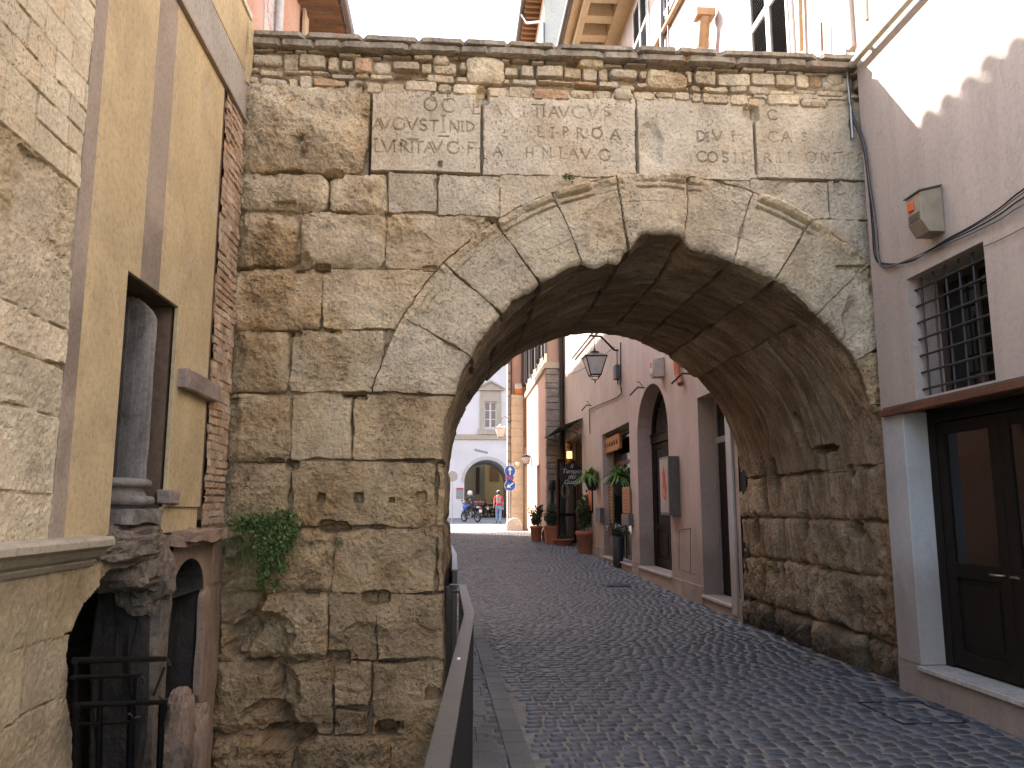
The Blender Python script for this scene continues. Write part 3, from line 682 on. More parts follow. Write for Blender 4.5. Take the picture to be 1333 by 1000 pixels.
# ================================================================ LEFT: plastered building over roman ruins
def lx(x, y, X=-2.0): p = on(x, y, 0, X); return p[1], p[2]
M_ASH = mat('pale_ashlar', (.68, .62, .50), .92, .12, 2.5, stain=(.60,.53,.41), sscale=1.5, bump=.4, bscale=60, attr='tint', pits=36, dist=.01)
M_OCH = mat('ochre_plaster', (.64, .50, .285), .9, .13, 2.3, stain=(.54,.415,.24), sscale=1.7, bump=.3, bscale=35, fine=.1, stretch=(1, 1, .35), patches=((.60,.50,.34), 1.1, .58), cracks=True)
M_TAU = mat('taupe_plaster', (.42, .335, .26), .92, .12, 1.5, bump=.3, bscale=50, fine=.1, stain=(.28,.22,.17))
M_BRK = mat('old_brick', (.52, .41, .31), .95, .25, 5, stain=(.46,.34,.25), sscale=3, bump=.6, bscale=40, attr='tint')
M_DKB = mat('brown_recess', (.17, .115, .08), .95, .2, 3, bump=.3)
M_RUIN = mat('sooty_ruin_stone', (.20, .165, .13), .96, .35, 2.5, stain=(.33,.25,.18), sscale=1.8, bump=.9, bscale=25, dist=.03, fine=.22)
M_BASE = mat('tan_base_stone', (.49, .42, .31), .93, .16, 1.8, stain=(.41,.345,.245), sscale=1.2, bump=.35, bscale=50, attr='tint', fine=.12)
M_REDST = mat('reddish_stone', (.42, .30, .21), .95, .2, 3, stain=(.30,.2,.14), bump=.6, bscale=40)
lb = thing('plastered_building', (-2, 3.5, -1.8), 'ochre and taupe plastered building with pale masonry on its left end beside the arch', 'building')
def sideface(name, m, X0, y0, y1, z0, z1, st, blocks, seed, parent, mask=None, sgn=1, base=-.03, tintmul=1.0, solid=0):
    ys = np.arange(y0, y1+st*.5, st); zs = np.arange(z0, z1+st*.5, st); Y, Z = np.meshgrid(ys, zs, indexing='ij')
    H, T = field(Y, Z, blocks, seed, base=base); P = np.stack([X0+sgn*H, Y, Z], -1)
    k = mask(Y[:-1, :-1], Z[:-1, :-1]) if mask else None
    o = grid_mesh(name, P, m, parent, k, T*tintmul, flip=(sgn < 0))
    if solid:
        md = o.modifiers.new('solid', 'SOLIDIFY'); md.thickness = solid; md.offset = -1
    return o
# masonry at the left end
bl = []; rb = random.Random(2)
z = 3.27; row = 0
while z < 6.2:
    h = rb.uniform(.135, .16); y = 2.3+rb.random()*.2
    while y < 4.22:
        w_ = rb.uniform(.17, .34); bl.append(dict(t='r', x0=y+.003, x1=min(y+w_, 4.2)-.003, z0=z+.003, z1=z+h-.003, r=.10, w=.004, b=rb.uniform(-.002, .002), rnd=.008, small=1, c=rb.choice([(1.02,.98,.88), (.95,.92,.84), (1.05,1.0,.92), (.88,.84,.74), (.98,.9,.78)]))); y += w_
    z += h
for z0, z1, ys in ((2.84, 3.26, [2.3, 3.0, 3.6, 4.2]), (2.5, 2.84, [2.3, 3.3, 4.2]), (2.30, 2.5, [2.2, 3.0, 4.2]), (2.05, 2.3, [2.2, 3.4, 4.2]), (1.66, 2.05, [2.2, 3.1, 3.62, 4.2]), (1.44, 1.66, [2.2, 2.9, 3.7, 4.25])):
    for a, b in zip(ys[:-1], ys[1:]): bl.append(dict(t='r', x0=a, x1=b, z0=z0, z1=z1, r=.45, w=.012, b=rb.uniform(-.01, .01), rnd=.02, c=rb.choice([(.9,.86,.78), (.82,.76,.64), (.98,.92,.82)])))
sideface('masonry', M_ASH, -2.0, 2.2, 4.22, 1.40, 6.25, .01, bl, 41, lb, base=-.014)
# plastered front with niche
def wall(name, m, parent, X, y0, y1, z0, z1, ops, depth=.3, sgn=-1, seg=14, m_rev=None, thick=True):
    """wall sheet on plane x=X facing sgn, with openings (ya,yb,za,zb,rise); reveals go to X - sgn*depth"""
    mb = MB(); rvs = []
    ys = sorted({y0, y1, *[o[0] for o in ops], *[o[1] for o in ops]}); zs = sorted({z0, z1, *[o[2] for o in ops], *[o[3] for o in ops], *[o[3]+o[4] for o in ops if o[4]]})
    for ya, yb in zip(ys[:-1], ys[1:]):
        for za, zb in zip(zs[:-1], zs[1:]):
            ym, zm = (ya+yb)/2, (za+zb)/2; skip = False
            for o in ops:
                if o[0] < ym < o[1] and o[2] < zm < o[3]+(o[4] or 0): skip = True
            if not skip: mb.poly([(X, ya, za), (X, yb, za), (X, yb, zb), (X, ya, zb)], [(0, 1, 2, 3)])
    Xi = X-sgn*depth
    for o in ops:
        ya, yb, za, zb, rise = o[:5]; rv = MB(); rvs.append(rv)
        rv.poly([(X, ya, za), (X, yb, za), (Xi, yb, za), (Xi, ya, za)], [(0, 1, 2, 3)])
        rv.poly([(X, ya, za), (X, ya, zb), (Xi, ya, zb), (Xi, ya, za)], [(0, 1, 2, 3)])
        rv.poly([(X, yb, za), (X, yb, zb), (Xi, yb, zb), (Xi, yb, za)], [(0, 1, 2, 3)])
        if rise:
            yc = (ya+yb)/2; ry = (yb-ya)/2; zt = zb+rise
            P = [(yc-ry*math.cos(math.pi*i/seg), zb+rise*math.sin(math.pi*i/seg)) for i in range(seg+1)]
            for p, q in zip(P[:-1], P[1:]):
                mb.poly([(X, p[0], p[1]), (X, q[0], q[1]), (X, q[0], zt), (X, p[0], zt)], [(0, 1, 2, 3)])
                rv.poly([(X, p[0], p[1]), (X, q[0], q[1]), (Xi, q[0], q[1]), (Xi, p[0], p[1])], [(0, 1, 2, 3)])
        else: rv.poly([(X, ya, zb), (X, yb, zb), (Xi, yb, zb), (Xi, ya, zb)], [(0, 1, 2, 3)])
    a = mb.build(name, m, parent, fix=False)
    for rv in rvs: rv.build('reveal', m_rev or m, parent, fix=False)
    return a
NY0, NY1, NZ0, NZ1 = 4.89, 5.80, 1.47, 3.03
# ochre / taupe fields, each a slab of its own, butted
def panel(name, m, y0, y1, z0, z1, X, th=.03): return MB().box(X-th, X, y0, y1, z0, z1).build(name, m, lb, bevel=.004)
panel('taupe_strip', M_TAU, 4.20, 4.34, 1.44, 6.2, -1.995)
panel('ochre_field', M_OCH, 4.343, NY0, 1.40, 6.2, -2.0)
panel('ochre_field', M_OCH, NY0, 5.08, NZ1, 6.2, -2.0)
panel('taupe_strip', M_TAU, 5.083, 5.40, NZ1, 5.16, -1.998)
panel('ochre_field', M_OCH, 5.403, NY1, NZ1, 5.16, -2.0)
panel('ochre_field', M_OCH, NY1+.003, 6.57, 1.60, 5.16, -2.0)
panel('ochre_field', M_OCH, NY1+.003, 6.57, 1.42, 1.60, -2.02)
panel('taupe_strip', M_DKB, 6.573, 6.66, 1.50, 5.16, -2.015)
panel('grey_band', mat('grey_band_stone', (.47,.42,.35), .9, .12, 2, bump=.3), 5.083, 7.24, 5.19, 5.62, -1.985)
MB().box(-2.1, -1.965, 5.083, 7.24, 5.163, 5.188).build('string_course', M_TAU, lb)
panel('ochre_field', M_OCH, 5.083, 7.1, 5.64, 6.2, -1.99)
rock_ = MB(); rock(rock_, -2.1, -1.96, 7.1, 7.24, 5.55, 6.2, 5, .03, 3); rock_.build('broken_corner', M_OCH, lb)
# stone shelf
mb = MB(); rock(mb, -2.05, -1.93, 5.86, 6.76, 2.45, 2.60, 6, .010, 4); mb.build('stone_shelf', mat('shelf_stone', (.33,.26,.22), .93, .2, 3, bump=.5), lb)
mb = MB(); rock(mb, -2.05, -1.96, 5.75, 5.98, 1.62, 1.72, 3, .01, 4); mb.build('stone_shelf', MATS['shelf_stone'], lb)
# brick edge
bl = []; z = 1.45
while z < 5.3:
    h = rb.uniform(.055, .075); y = 6.62+rb.choice([0, .06])
    while y < 7.22:
        w_ = rb.uniform(.12, .2); bl.append(dict(t='r', x0=y+.003, x1=min(y+w_, 7.26)-.003, z0=z+.004, z1=z+h-.004, r=.25, w=.008, b=rb.uniform(-.006, .01), rnd=.008, small=1, c=rb.choice([(1.05,1.05,1.05), (1.15,1.15,1.15), (.95,.85,.75), (1.0,.9,.8), (.85,.82,.8)]))); y += w_
    z += h
sideface('brick_quoin', M_BRK, -2.0, 6.66, 7.26, 1.42, 5.18, .009, bl, 43, lb, base=-.012)
# niche
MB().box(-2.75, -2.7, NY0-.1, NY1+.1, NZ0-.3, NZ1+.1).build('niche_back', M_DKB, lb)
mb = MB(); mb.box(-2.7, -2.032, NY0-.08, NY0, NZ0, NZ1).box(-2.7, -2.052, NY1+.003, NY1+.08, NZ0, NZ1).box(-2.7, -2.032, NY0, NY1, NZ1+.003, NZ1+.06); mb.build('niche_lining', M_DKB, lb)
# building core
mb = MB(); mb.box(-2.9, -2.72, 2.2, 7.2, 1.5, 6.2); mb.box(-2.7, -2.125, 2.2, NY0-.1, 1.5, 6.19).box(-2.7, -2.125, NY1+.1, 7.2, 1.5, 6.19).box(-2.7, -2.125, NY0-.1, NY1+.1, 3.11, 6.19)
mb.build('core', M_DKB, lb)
mb = MB(); mb.box(-2.95, -1.99, -3, 2.2, -1.9, 6.2).box(-2.9, -1.97, -3, 7.2, 6.202, 6.26); mb.build('core', M_ASH, lb)
MATS['pale_ashlar'].node_tree  # (attribute falls back to white on the core)
# fluted column
fc = thing('fluted_column', (-2.27, 5.45, NZ0), 'worn grey fluted column shaft standing inside the wall niche on a moulded base', 'column')
M_COL = mat('column_marble', (.29, .26, .23), .85, .2, 4, stain=(.16,.14,.12), sscale=3, bump=.5, bscale=45)
def column():
    cx, cy, R = -2.29, 5.43, .265; n = 26*14; zs = np.arange(1.78, 3.0, .02); th = np.linspace(0, 2*math.pi, n+1); TH, Z = np.meshgrid(th, zs, indexing='ij')
    fl = np.abs(np.cos(TH*13)); r = R-.085*np.clip((fl-.12)/.88, 0, 1)
    wr = np.clip(fbm(TH*1.5, Z, 2.2, 4, 90)+.05, 0, 1)*.06*(np.cos(TH-1.05) > 0.78)          # broken away flank
    r = r-wr+fbm(TH*3, Z, 8, 3, 92)*.005; r = np.where(Z > 2.86, r-(Z-2.86)**2*4.5*(1+np.cos(TH-1)), r)
    grid_mesh('shaft', np.stack([cx+np.cos(TH)*r, cy+np.sin(TH)*r, Z+0*r], -1), M_COL, fc, smooth=False)
    MB().lathe([(0, 2.93), (.18, 2.94), (.19, 2.9)], c=(cx, cy, 0), n=24).build('top', M_COL, fc)
    b = MB(); prof = [(.26, 1.78), (.27, 1.785)]
    for i in range(9): a = math.pi*(.5-i/8); prof.append((.28+.022*math.cos(a), 1.752+.026*math.sin(a)))
    prof += [(.265, 1.72), (.26, 1.70), (.275, 1.672)]
    for i in range(9): a = math.pi*(.5-i/8); prof.append((.30+.026*math.cos(a), 1.64+.030*math.sin(a)))
    prof += [(.27, 1.60), (.27, 1.58)]
    b.lathe(prof, c=(cx, cy, 0), n=40); b.build('moulded_base', M_COL, fc)
    b = MB(); rock(b, cx-.3, cx+.31, cy-.3, cy+.33, 1.49, 1.585, 6, .02, 8); b.build('plinth', M_COL, fc)
column()
# base wall below, ragged right end, with ledge moulding
bw = thing('ancient_base_wall', (-2, 3.4, -1.8), 'tan ashlar base wall with moulded ledge and ragged broken edge below the pale masonry', 'wall')
bl = []; 
for z0, z1, ys in ((.95, 1.31, [2.2, 3.2, 4.2, 4.8]), (.63, .95, [2.2, 2.9, 4.05, 4.8]), (.25, .63, [2.2, 3.3, 4.3, 4.9]), (-.15, .25, [2.2, 3.0, 4.0, 4.9]), (-.6, -.15, [2.2, 3.3, 4.2, 4.9]), (-1.1, -.6, [2.2, 3.1, 4.3, 4.9]), (-1.7, -1.1, [2.2, 3.5, 4.4, 4.9])):
    for a, b in zip(ys[:-1], ys[1:]): bl.append(dict(t='r', x0=a, x1=b, z0=z0, z1=z1, r=.18, w=.006, b=rb.uniform(-.004, .006), rnd=.01, c=rb.choice([(1.05,1,.9), (.95,.92,.85), (1,.95,.82)])))
edge = lambda z: np.interp(z, [-1.8, -.2, .4, .62, .8, .95, 1.08, 1.15, 1.28, 1.40], [4.72, 4.68, 4.60, 4.48, 4.45, 4.47, 4.60, 4.78, 5.0, 5.15])
sideface('wall_face', M_BASE, -1.99, 2.2, 5.2, -1.8, 1.41, .01, bl, 45, bw, mask=lambda Y, Z: Y < edge(Z)+fbm(Y, Z, 6, 4, 96)*.05, base=-.02, solid=.35)
def extr(name, prof, y0, y1, m, parent):
    n = len(prof); mb = MB(); mb.poly([(x, y0, z) for x, z in prof]+[(x, y1, z) for x, z in prof], [tuple(range(n)), tuple(range(n, 2*n))]+[(i, i+n, (i+1) % n+n, (i+1) % n) for i in range(n)]); return mb.build(name, m, parent, bevel=.004)
extr('ledge_moulding', [(-2.1,1.275), (-1.975,1.28), (-1.955,1.31), (-1.965,1.315), (-1.93,1.335), (-1.905,1.37), (-1.88,1.385), (-1.865,1.39), (-1.865,1.425), (-1.88,1.44), (-2.1,1.45)], 1.9, 4.66, M_BASE, bw)
# ruined vaults under the building
ru = thing('roman_ruins', (-2.4, 5.6, -1.7), 'sooty broken roman masonry with a dark hollow and small arched niche', 'ruins')
def blob(mb, c, s, seed, amp=.25, sub=4, f=1.6):
    from mathutils import noise as mn
    bm = bmesh.new(); bmesh.ops.create_icosphere(bm, subdivisions=sub, radius=1)
    for v in bm.verts:
        p = v.co.copy(); q = Vector([math.copysign(abs(a)**.7, a) for a in p])
        q *= 1+amp*mn.fractal(p*f+Vector((seed*3.1, 0, 0)), 1.0, 2.0, 5)+amp*.45*(1-abs(mn.noise(p*3.3+Vector((0, seed, 0)))*2))
        v.co = Vector((c[0]+q.x*s[0], c[1]+q.y*s[1], c[2]+q.z*s[2]))
    bm.verts.index_update(); mb.poly([v.co for v in bm.verts], [[v.index for v in f_.verts] for f_ in bm.faces]); bm.free()
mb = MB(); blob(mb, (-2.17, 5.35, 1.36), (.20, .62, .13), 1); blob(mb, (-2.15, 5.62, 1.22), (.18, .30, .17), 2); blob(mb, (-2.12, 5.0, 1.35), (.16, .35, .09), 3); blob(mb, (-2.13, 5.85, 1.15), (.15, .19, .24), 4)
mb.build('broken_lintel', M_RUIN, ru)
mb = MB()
rock(mb, -2.42, -2.06, 5.80, 6.04, -1.7, 1.15, 10, .04, 5); mb.build('pier', mat('shaded_soot_stone', (.06,.052,.045), .96, .4, 3, bump=1, bscale=20, dist=.03), ru)  # sooty stone, blackened further so its colour carries the hollow's shade
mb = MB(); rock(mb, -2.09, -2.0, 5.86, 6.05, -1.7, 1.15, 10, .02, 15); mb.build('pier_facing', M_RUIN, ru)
# arched niche front
wall('niche_arch', M_REDST, ru, -2.01, 6.04, 7.0, .95, 1.36, [(6.07, 6.80, .95, .97, .24)], depth=.28, sgn=1, seg=12, m_rev=MATS['shaded_soot_stone'])
mb = MB(); rock(mb, -2.3, -1.93, 6.0, 7.02, 1.31, 1.40, 6, .012, 6); rock(mb, -2.2, -1.88, 6.05, 6.98, 1.335, 1.43, 8, .022, 61); mb.build('niche_cornice', M_REDST, ru)
mb = MB(); rock(mb, -2.05, -1.99, 6.80, 7.28, .05, .95, 6, .010, 7); rock(mb, -2.08, -2.0, 6.9, 7.3, -.9, .1, 6, .02, 71); mb.build('jamb', M_REDST, ru)
mb = MB(); rock(mb, -2.5, -2.06, 6.83, 7.28, -1.0, 1.2, 6, .02, 72); mb.build('inner_jamb', MATS['shaded_soot_stone'], ru)  # dark backing piece: shade of the jamb's inner face put into its colour
mb = MB(); rock(mb, -2.2, -2.0, 7.0, 7.28, .95, 1.42, 6, .012, 7); mb.build('jamb', M_REDST, ru)
bl = []
for z0, z1 in ((-1.8, -1.2), (-1.2, -.6), (-.6, -.05), (-.05, .5), (.5, .95), (.95, 1.4)):
    y = 3.9
    while y < 7.3: w_ = rb.uniform(.5, 1.0); bl.append(dict(t='r', x0=y, x1=y+w_, z0=z0, z1=z1, r=.9, w=.03, b=rb.uniform(-.02, .02), rnd=.04, c=(1.1,1.05,1))); y += w_
sideface('rear_wall', mat('dark_ruin_stone', (.05,.045,.038), .96, .35, 2.5, bump=.8, bscale=25, attr='tint'), -3.0, 3.9, 7.3, -1.8, 1.5, .03, bl, 47, ru)  # near-black base colour stands in for the shade deep in the hollow
mb = MB(); mb.box(-3.0, -2.3, 7.3, 7.6, -1.9, 1.5).box(-3.0, -2.36, 3.7, 3.9, -1.9, 1.5).box(-3.1, -2.32, 3.9, 7.28, 1.40, 1.46); mb.build('vault_roof', M_RUIN, ru)
# loose blocks in front
for i, (c, s, m, lab) in enumerate((((-2.02, 6.42, -.02), (.09, .11, .26), M_REDST, 'upright reddish stone block standing beside the iron railing end'), ((-1.98, 6.72, -.28), (.10, .15, .33), M_REDST, 'larger reddish stone block standing below the arched niche'),
        ((-2.1, 6.2, -.35), (.2, .2, .33), M_RUIN, 'rough dark boulder behind the iron railing in the ruins'), ((-1.85, 7.0, -.78), (.2, .2, .16), M_RET, 'flat pale boulder lying at the foot of the arch pier'), ((-1.95, 6.3, -.9), (.25, .3, .25), M_RUIN, 'low dark boulder at the bottom of the ruins'))):
    mb = MB(); blob(mb, c, s, 20+i, .16, 4, 1.3); tag(mb.build('stone_block', m), lab, 'stone block')
mb = MB(); blob(mb, (-2.02, 4.62, -.18), (.12, .16, .22), 33, .2, 4); tag(mb.build('stone_block', M_BASE), 'pale stone lump at the bottom of the tan base wall', 'stone block')
# iron gate and railings in the hollow
ig = thing('iron_railing', (-2.15, 5.5, -1.6), 'black iron railing and gate frames with curled ends in the dark hollow of the ruins', 'railing')
M_BLK = plain('black_iron', (.012, .012, .013), .45, .6, .5, bump=.2)
def bar(mb, p, q, X, r=.014):
    a = lx(*p, X); b = lx(*q, X); mb.tube([(X, a[0], a[1]), (X, b[0], b[1])], r, 6)
mb = MB(); bar(mb, (97,860), (214,858), -1.95, .02); bar(mb, (99,1010), (99,862), -1.95); bar(mb, (214,870), (200,905), -1.95, .01); mb.build('upper_rail', M_BLK, ig)
mb = MB(); bar(mb, (95,882), (182,879), -1.92, .013); bar(mb, (172,1010), (176,880), -1.92, .010); bar(mb, (131,1010), (132,882), -1.92, .010); mb.build('middle_rail', M_BLK, ig)
mb = MB(); bar(mb, (100,918), (213,914), -1.89, .018); bar(mb, (211,914), (206,1040), -1.89, .022); bar(mb, (100,943), (172,940), -1.89, .010); bar(mb, (130,917), (126,1040), -1.89, .015); bar(mb, (171,915), (168,1040), -1.89, .022); bar(mb, (102,918), (102,1040), -1.89); mb.build('gate_frame', M_BLK, ig)
def curl(pts, X, r=.009):
    mb = MB(); P = [(X, *lx(*q, X)) for q in pts]; mb.tube(P, r, 7); mb.build('scroll', plain('polished_iron', (.35,.35,.36), .25, .9), ig)
curl([(205,858),(214,857),(220,861),(222,866)], -1.95); curl([(170,878),(180,878),(186,883),(187,890)], -1.92); curl([(168,929),(173,935),(181,933)], -1.88, .008); curl([(206,906),(212,911),(218,910)], -1.88, .008)
# plant on the pier and tuft over the moulding
def leafy(mb, c, s, n, leaf, rr, blade=False, droop=0.0, up=.3):
    for i in range(n):
        while True:
            p = Vector((rr.uniform(-1, 1), rr.uniform(-1, 1), rr.uniform(-1, 1)))
            if p.length <= 1: break
        p = p*rr.choice((.8, 1, 1, 1.25)); p = Vector((c[0]+p.x*s[0], c[1]+p.y*s[1], c[2]+p.z*s[2]))
        d = Vector((rr.gauss(0, 1), rr.gauss(0, 1), rr.gauss(up, 1)-droop)).normalized(); t = d.cross(Vector((rr.gauss(0, 1), rr.gauss(0, 1), rr.gauss(0, 1)))).normalized()
        l = leaf*rr.uniform(.6, 1.3); w_ = l*(.12 if blade else .32)
        mb.poly([p-t*w_*.3, p+d*l*.5-t*w_, p+d*l, p+d*l*.5+t*w_, ], [(0, 1, 2, 3)])
def leafmat(name, c1, c2, s=30):
    if name in MATS: return MATS[name]
    mt = bpy.data.materials.new(name); mt.use_nodes = True; nt = mt.node_tree; b = nt.nodes['Principled BSDF']; b.inputs['Roughness'].default_value = .55
    geo = N(nt, 'ShaderNodeNewGeometry'); r = ramp(nt, geo.outputs['Random Per Island'], [(.0, c1), (1, c2)])
    L(nt, r.outputs[0], b.inputs['Base Color']); MATS[name] = mt; return mt
M_LF = leafmat('wall_plant_leaf', (.04,.07,.018), (.20,.27,.08)); rp = random.Random(8)
wp = thing('wall_plant', (-1.6, 7.12, 1.35), 'trailing green wall plant growing from a joint of the left pier', 'plant')
mb = MB()
for (x, y, rx, rz, n) in ((352,686,.16,.10,700), (372,697,.13,.14,900), (356,722,.11,.15,700), (333,678,.13,.06,350), (374,672,.12,.06,350), (347,752,.06,.10,200), (318,690,.07,.04,110), (388,690,.05,.06,130), (340,705,.06,.07,120), (372,738,.03,.08,90), (362,760,.03,.06,50)):
    p = px(x, y); leafy(mb, (p[0], 7.15, p[1]), (rx, .10, rz), n, .032, rp, up=.1)
for i in range(340):                                                    # thin trailing shoots
    a = rp.uniform(-.3, .22); p0 = Vector((-1.58+a, 7.16, 1.45+rp.uniform(-.3, .15))); d = Vector((rp.gauss(0, .5), -.4, rp.gauss(-.2, .7))).normalized(); L_ = rp.uniform(.08, .22)
    mb.tube([p0, p0+d*L_*.6, p0+d*L_+Vector((0, 0, -.05))], .0018, 3, False)
mb.build('foliage', M_LF, wp)
mb = MB()
for i in range(12): mb.tube([(-1.6, 7.3, 1.42), (-1.6+rp.uniform(-.2, .25), 7.17, 1.35+rp.uniform(-.3, .2))], .004, 5)
mb.build('stems', M_BRKstem if 'M_BRKstem' in globals() else plain('stem', (.12,.08,.05), .8), wp)
mb = MB(); p = px(738, 236); leafy(mb, (p[0], 7.2, p[1]), (.06, .05, .03), 160, .022, rp); tag(mb.build('wall_tuft', M_LF), 'tiny green tuft sprouting above the arch moulding', 'plant')
mb = MB(); p = px(444, 705); leafy(mb, (p[0], 7.22, p[1]), (.03, .04, .05), 50, .02, rp); tag(mb.build('wall_tuft', M_LF), 'tiny faint tuft below the square hole of the left pier', 'plant')
# ================================================================ RIGHT: foreground building
M_PINK = mat('mauve_plaster', (.54, .445, .375), .9, .07, .9, stain=(.49,.405,.35), sscale=.7, bump=.2, bscale=30, fine=.06, splash=(.33,.27,.23), cracks=True)
M_WHT = mat('white_limewash', (.54, .53, .52), .85, .06, 1.5, bump=.15, bscale=30, fine=.04, stain=(.46,.44,.42), splash=(.36,.31,.27))
M_WOOD = plain('dark_door_wood', (.014, .010, .007), .6, 0, .2, bump=.25)
M_GLASS = plain('dark_glass', (.010, .011, .010), .05, 0, .35)
M_SILL = mat('sill_marble', (.50, .46, .42), .7, .15, 3, bump=.2)
M_LINT = mat('red_brown_beam', (.20, .085, .045), .8, .3, 6, stain=(.12,.06,.04), bump=.5, bscale=50, stretch=(4, .4, 4))
rf = thing('mauve_building', (4, 4, 0), 'mauve plastered building with barred window and dark glazed door on the right foreground', 'building')
DY0, DY1 = 3.5, 6.81; WY0, WY1 = 5.57, 6.61
wall('upper_wall', M_PINK, rf, 4.0, -3, 7.18, 2.44, 11, [(WY0, WY1, 2.53, 3.6, 0)], depth=.34)
for a_, b_, e_ in ((DY0-.4, DY0, 0), (DY1, 7.16, 1)): MB().box(3.985, 4.27, a_, b_, .269, 2.437).build('white_surround', M_WHT, rf, bevel=.006)
wall('lower_wall', M_PINK, rf, 3.99, -3, 7.18, -.05, .268, [], depth=.2)
wall('lower_wall', M_PINK, rf, 3.99, -3, DY0-.4, .268, 2.44, [])
mb = MB(); mb.box(4.42, 9, -3, 7.2, -.1, 11).box(3.96, 9, 7.1801, 7.3, 6.2, 11).box(4.0, 9, -3.2, -3.0, 0, 11).box(3.9, 9, -3.2, 7.2, 11.0, 11.1); mb.build('core', M_PINK, rf)
MB().box(4.002, 4.5, 7.16, 7.19, -.05, 6.2).build('core', M_PINK, rf)
o = MB().box(3.93, 4.02, DY0-.3, 7.1, 2.42, 2.485); o.build('door_lintel', M_LINT, rf, bevel=.006)
MB().box(3.94, 4.06, 5.0, 7.05, 2.487, 2.50).build('lintel_flashing', plain('old_tin', (.13,.12,.12), .6, .3), rf)
MB().box(3.955, 4.26, DY0-.05, DY1+.02, .225, .265).build('door_sill', M_SILL, rf, bevel=.006)
# glazed double door
dr = MB(); X0, X1 = 4.205, 4.255
dr.box(X0, X1, DY0, DY0+.1, .27, 2.43).box(X0, X1, DY1-.1, DY1, .27, 2.43).box(X0, X1, DY0+.1, DY1-.1, 2.33, 2.43)
door = dr.build('door_frame', M_WOOD, rf, bevel=.004)
def leaf(ya, yb, parent, hside):
    l = MB(); s = .11
    l.box(X0+.01, X1-.005, ya, ya+s, .29, 2.32).box(X0+.01, X1-.005, yb-s, yb, .29, 2.32).box(X0+.01, X1-.005, ya+s, yb-s, 2.22, 2.32).box(X0+.01, X1-.005, ya+s, yb-s, 1.02, 1.14).box(X0+.01, X1-.005, ya+s, yb-s, .29, .42)
    l.box(X0+.03, X1-.01, ya+s, yb-s, .42, 1.02).box(X0+.02, X0+.03, ya+s+.06, yb-s-.06, .48, .96)
    o = l.build('door_leaf', M_WOOD, parent, bevel=.004)
    MB().box(X0+.028, X0+.036, ya+s, yb-s, 1.14, 2.22).build('glass_pane', M_GLASS, o)
    h = MB(); y = ya+.06 if hside < 0 else yb-.06; h.tube([(X0+.01, y, 1.08), (X0-.04, y, 1.08), (X0-.045, y-.1*hside, 1.08)], .009, 8); h.build('handle', plain('brass', (.35,.27,.15), .35, .9), o)
    return o
leaf(5.93-.02, 6.70, rf, -1); leaf(5.12, 5.90, rf, 1); leaf(4.33, 5.11, rf, -1); leaf(3.61, 4.32, rf, 1)
# barred window
mb = MB(); mb.box(4.28, 4.32, WY0, WY0+.07, 2.53, 3.6).box(4.28, 4.32, WY1-.07, WY1, 2.53, 3.6).box(4.28, 4.32, WY0+.07, WY1-.07, 3.53, 3.6).box(4.28, 4.32, WY0+.07, WY1-.07, 2.53, 2.6).box(4.28, 4.32, 6.06, 6.12, 2.6, 3.53)
wn = mb.build('window', plain('window_wood', (.06,.045,.035), .6), rf)
for a_, b_ in ((WY0+.07, 6.06), (6.12, WY1-.07)): MB().box(4.295, 4.305, a_, b_, 2.6, 3.53).build('glass_pane', M_GLASS, wn)
mb = MB(); XG = 4.085
for i in range(6): y = WY0+.08+(WY1-WY0-.16)*i/5; mb.tube([(XG, y, 2.53), (XG, y, 3.6)], .010, 7)
for i in range(7): z = 2.61+.148*i; mb.tube([(XG-.012, WY0, z), (XG-.012, WY1, z)], .011, 7)
mb.build('window_grille', plain('grey_iron', (.07,.07,.075), .5, .5), rf)
# horizontal pipe under the top
p = MB(); p.tube([(3.93, 7.16, 5.98), (3.93, 2.0, 6.02)], .035, 12); 
for y in (6.9, 5.4, 3.9): p.box(3.93, 4.0, y-.012, y+.012, 5.99, 6.03)
tag(p.build('wall_pipe', plain('cream_pipe', (.42,.37,.28), .6)), 'thick cream pipe running along the top of the mauve building', 'pipe')
# scalloped roof tiles' shadow comes from the eave of the house across the way
# alarm box
ab = thing('alarm_box', (3.92, 6.1, 3.9), 'large beige siren box with orange lamp and grille high on the foreground wall', 'alarm box')
M_BEI = plain('beige_metal', (.36, .30, .22), .5, .1)
mb = MB(); mb.prism([(3.80, 3.93), (3.86, 3.83), (3.995, 3.83), (3.995, 4.22), (3.80, 4.17)], 6.0, 6.2, axis=1); mb.build('casing', M_BEI, ab, bevel=.006)
MB().prism([(3.785, 4.168), (3.99, 4.222), (3.99, 4.232), (3.785, 4.180)], 5.985, 6.215, axis=1).build('lid', plain('dark_edge', (.1,.09,.08), .5), ab)
MB().box(3.785, 3.80, 6.09, 6.17, 4.04, 4.12).build('lamp', plain('orange_lens', (.75,.13,.04), .25), ab, bevel=.008)
mb = MB()
for i in range(6): mb.box(3.795, 3.80, 6.03+i*.025, 6.042+i*.025, 3.94, 4.01)
for i in range(3): mb.box(3.794, 3.80, 6.02, 6.18, 3.945+i*.025, 3.95+i*.025)
mb.build('grille', plain('grille_brown', (.16,.12,.08), .6), ab)
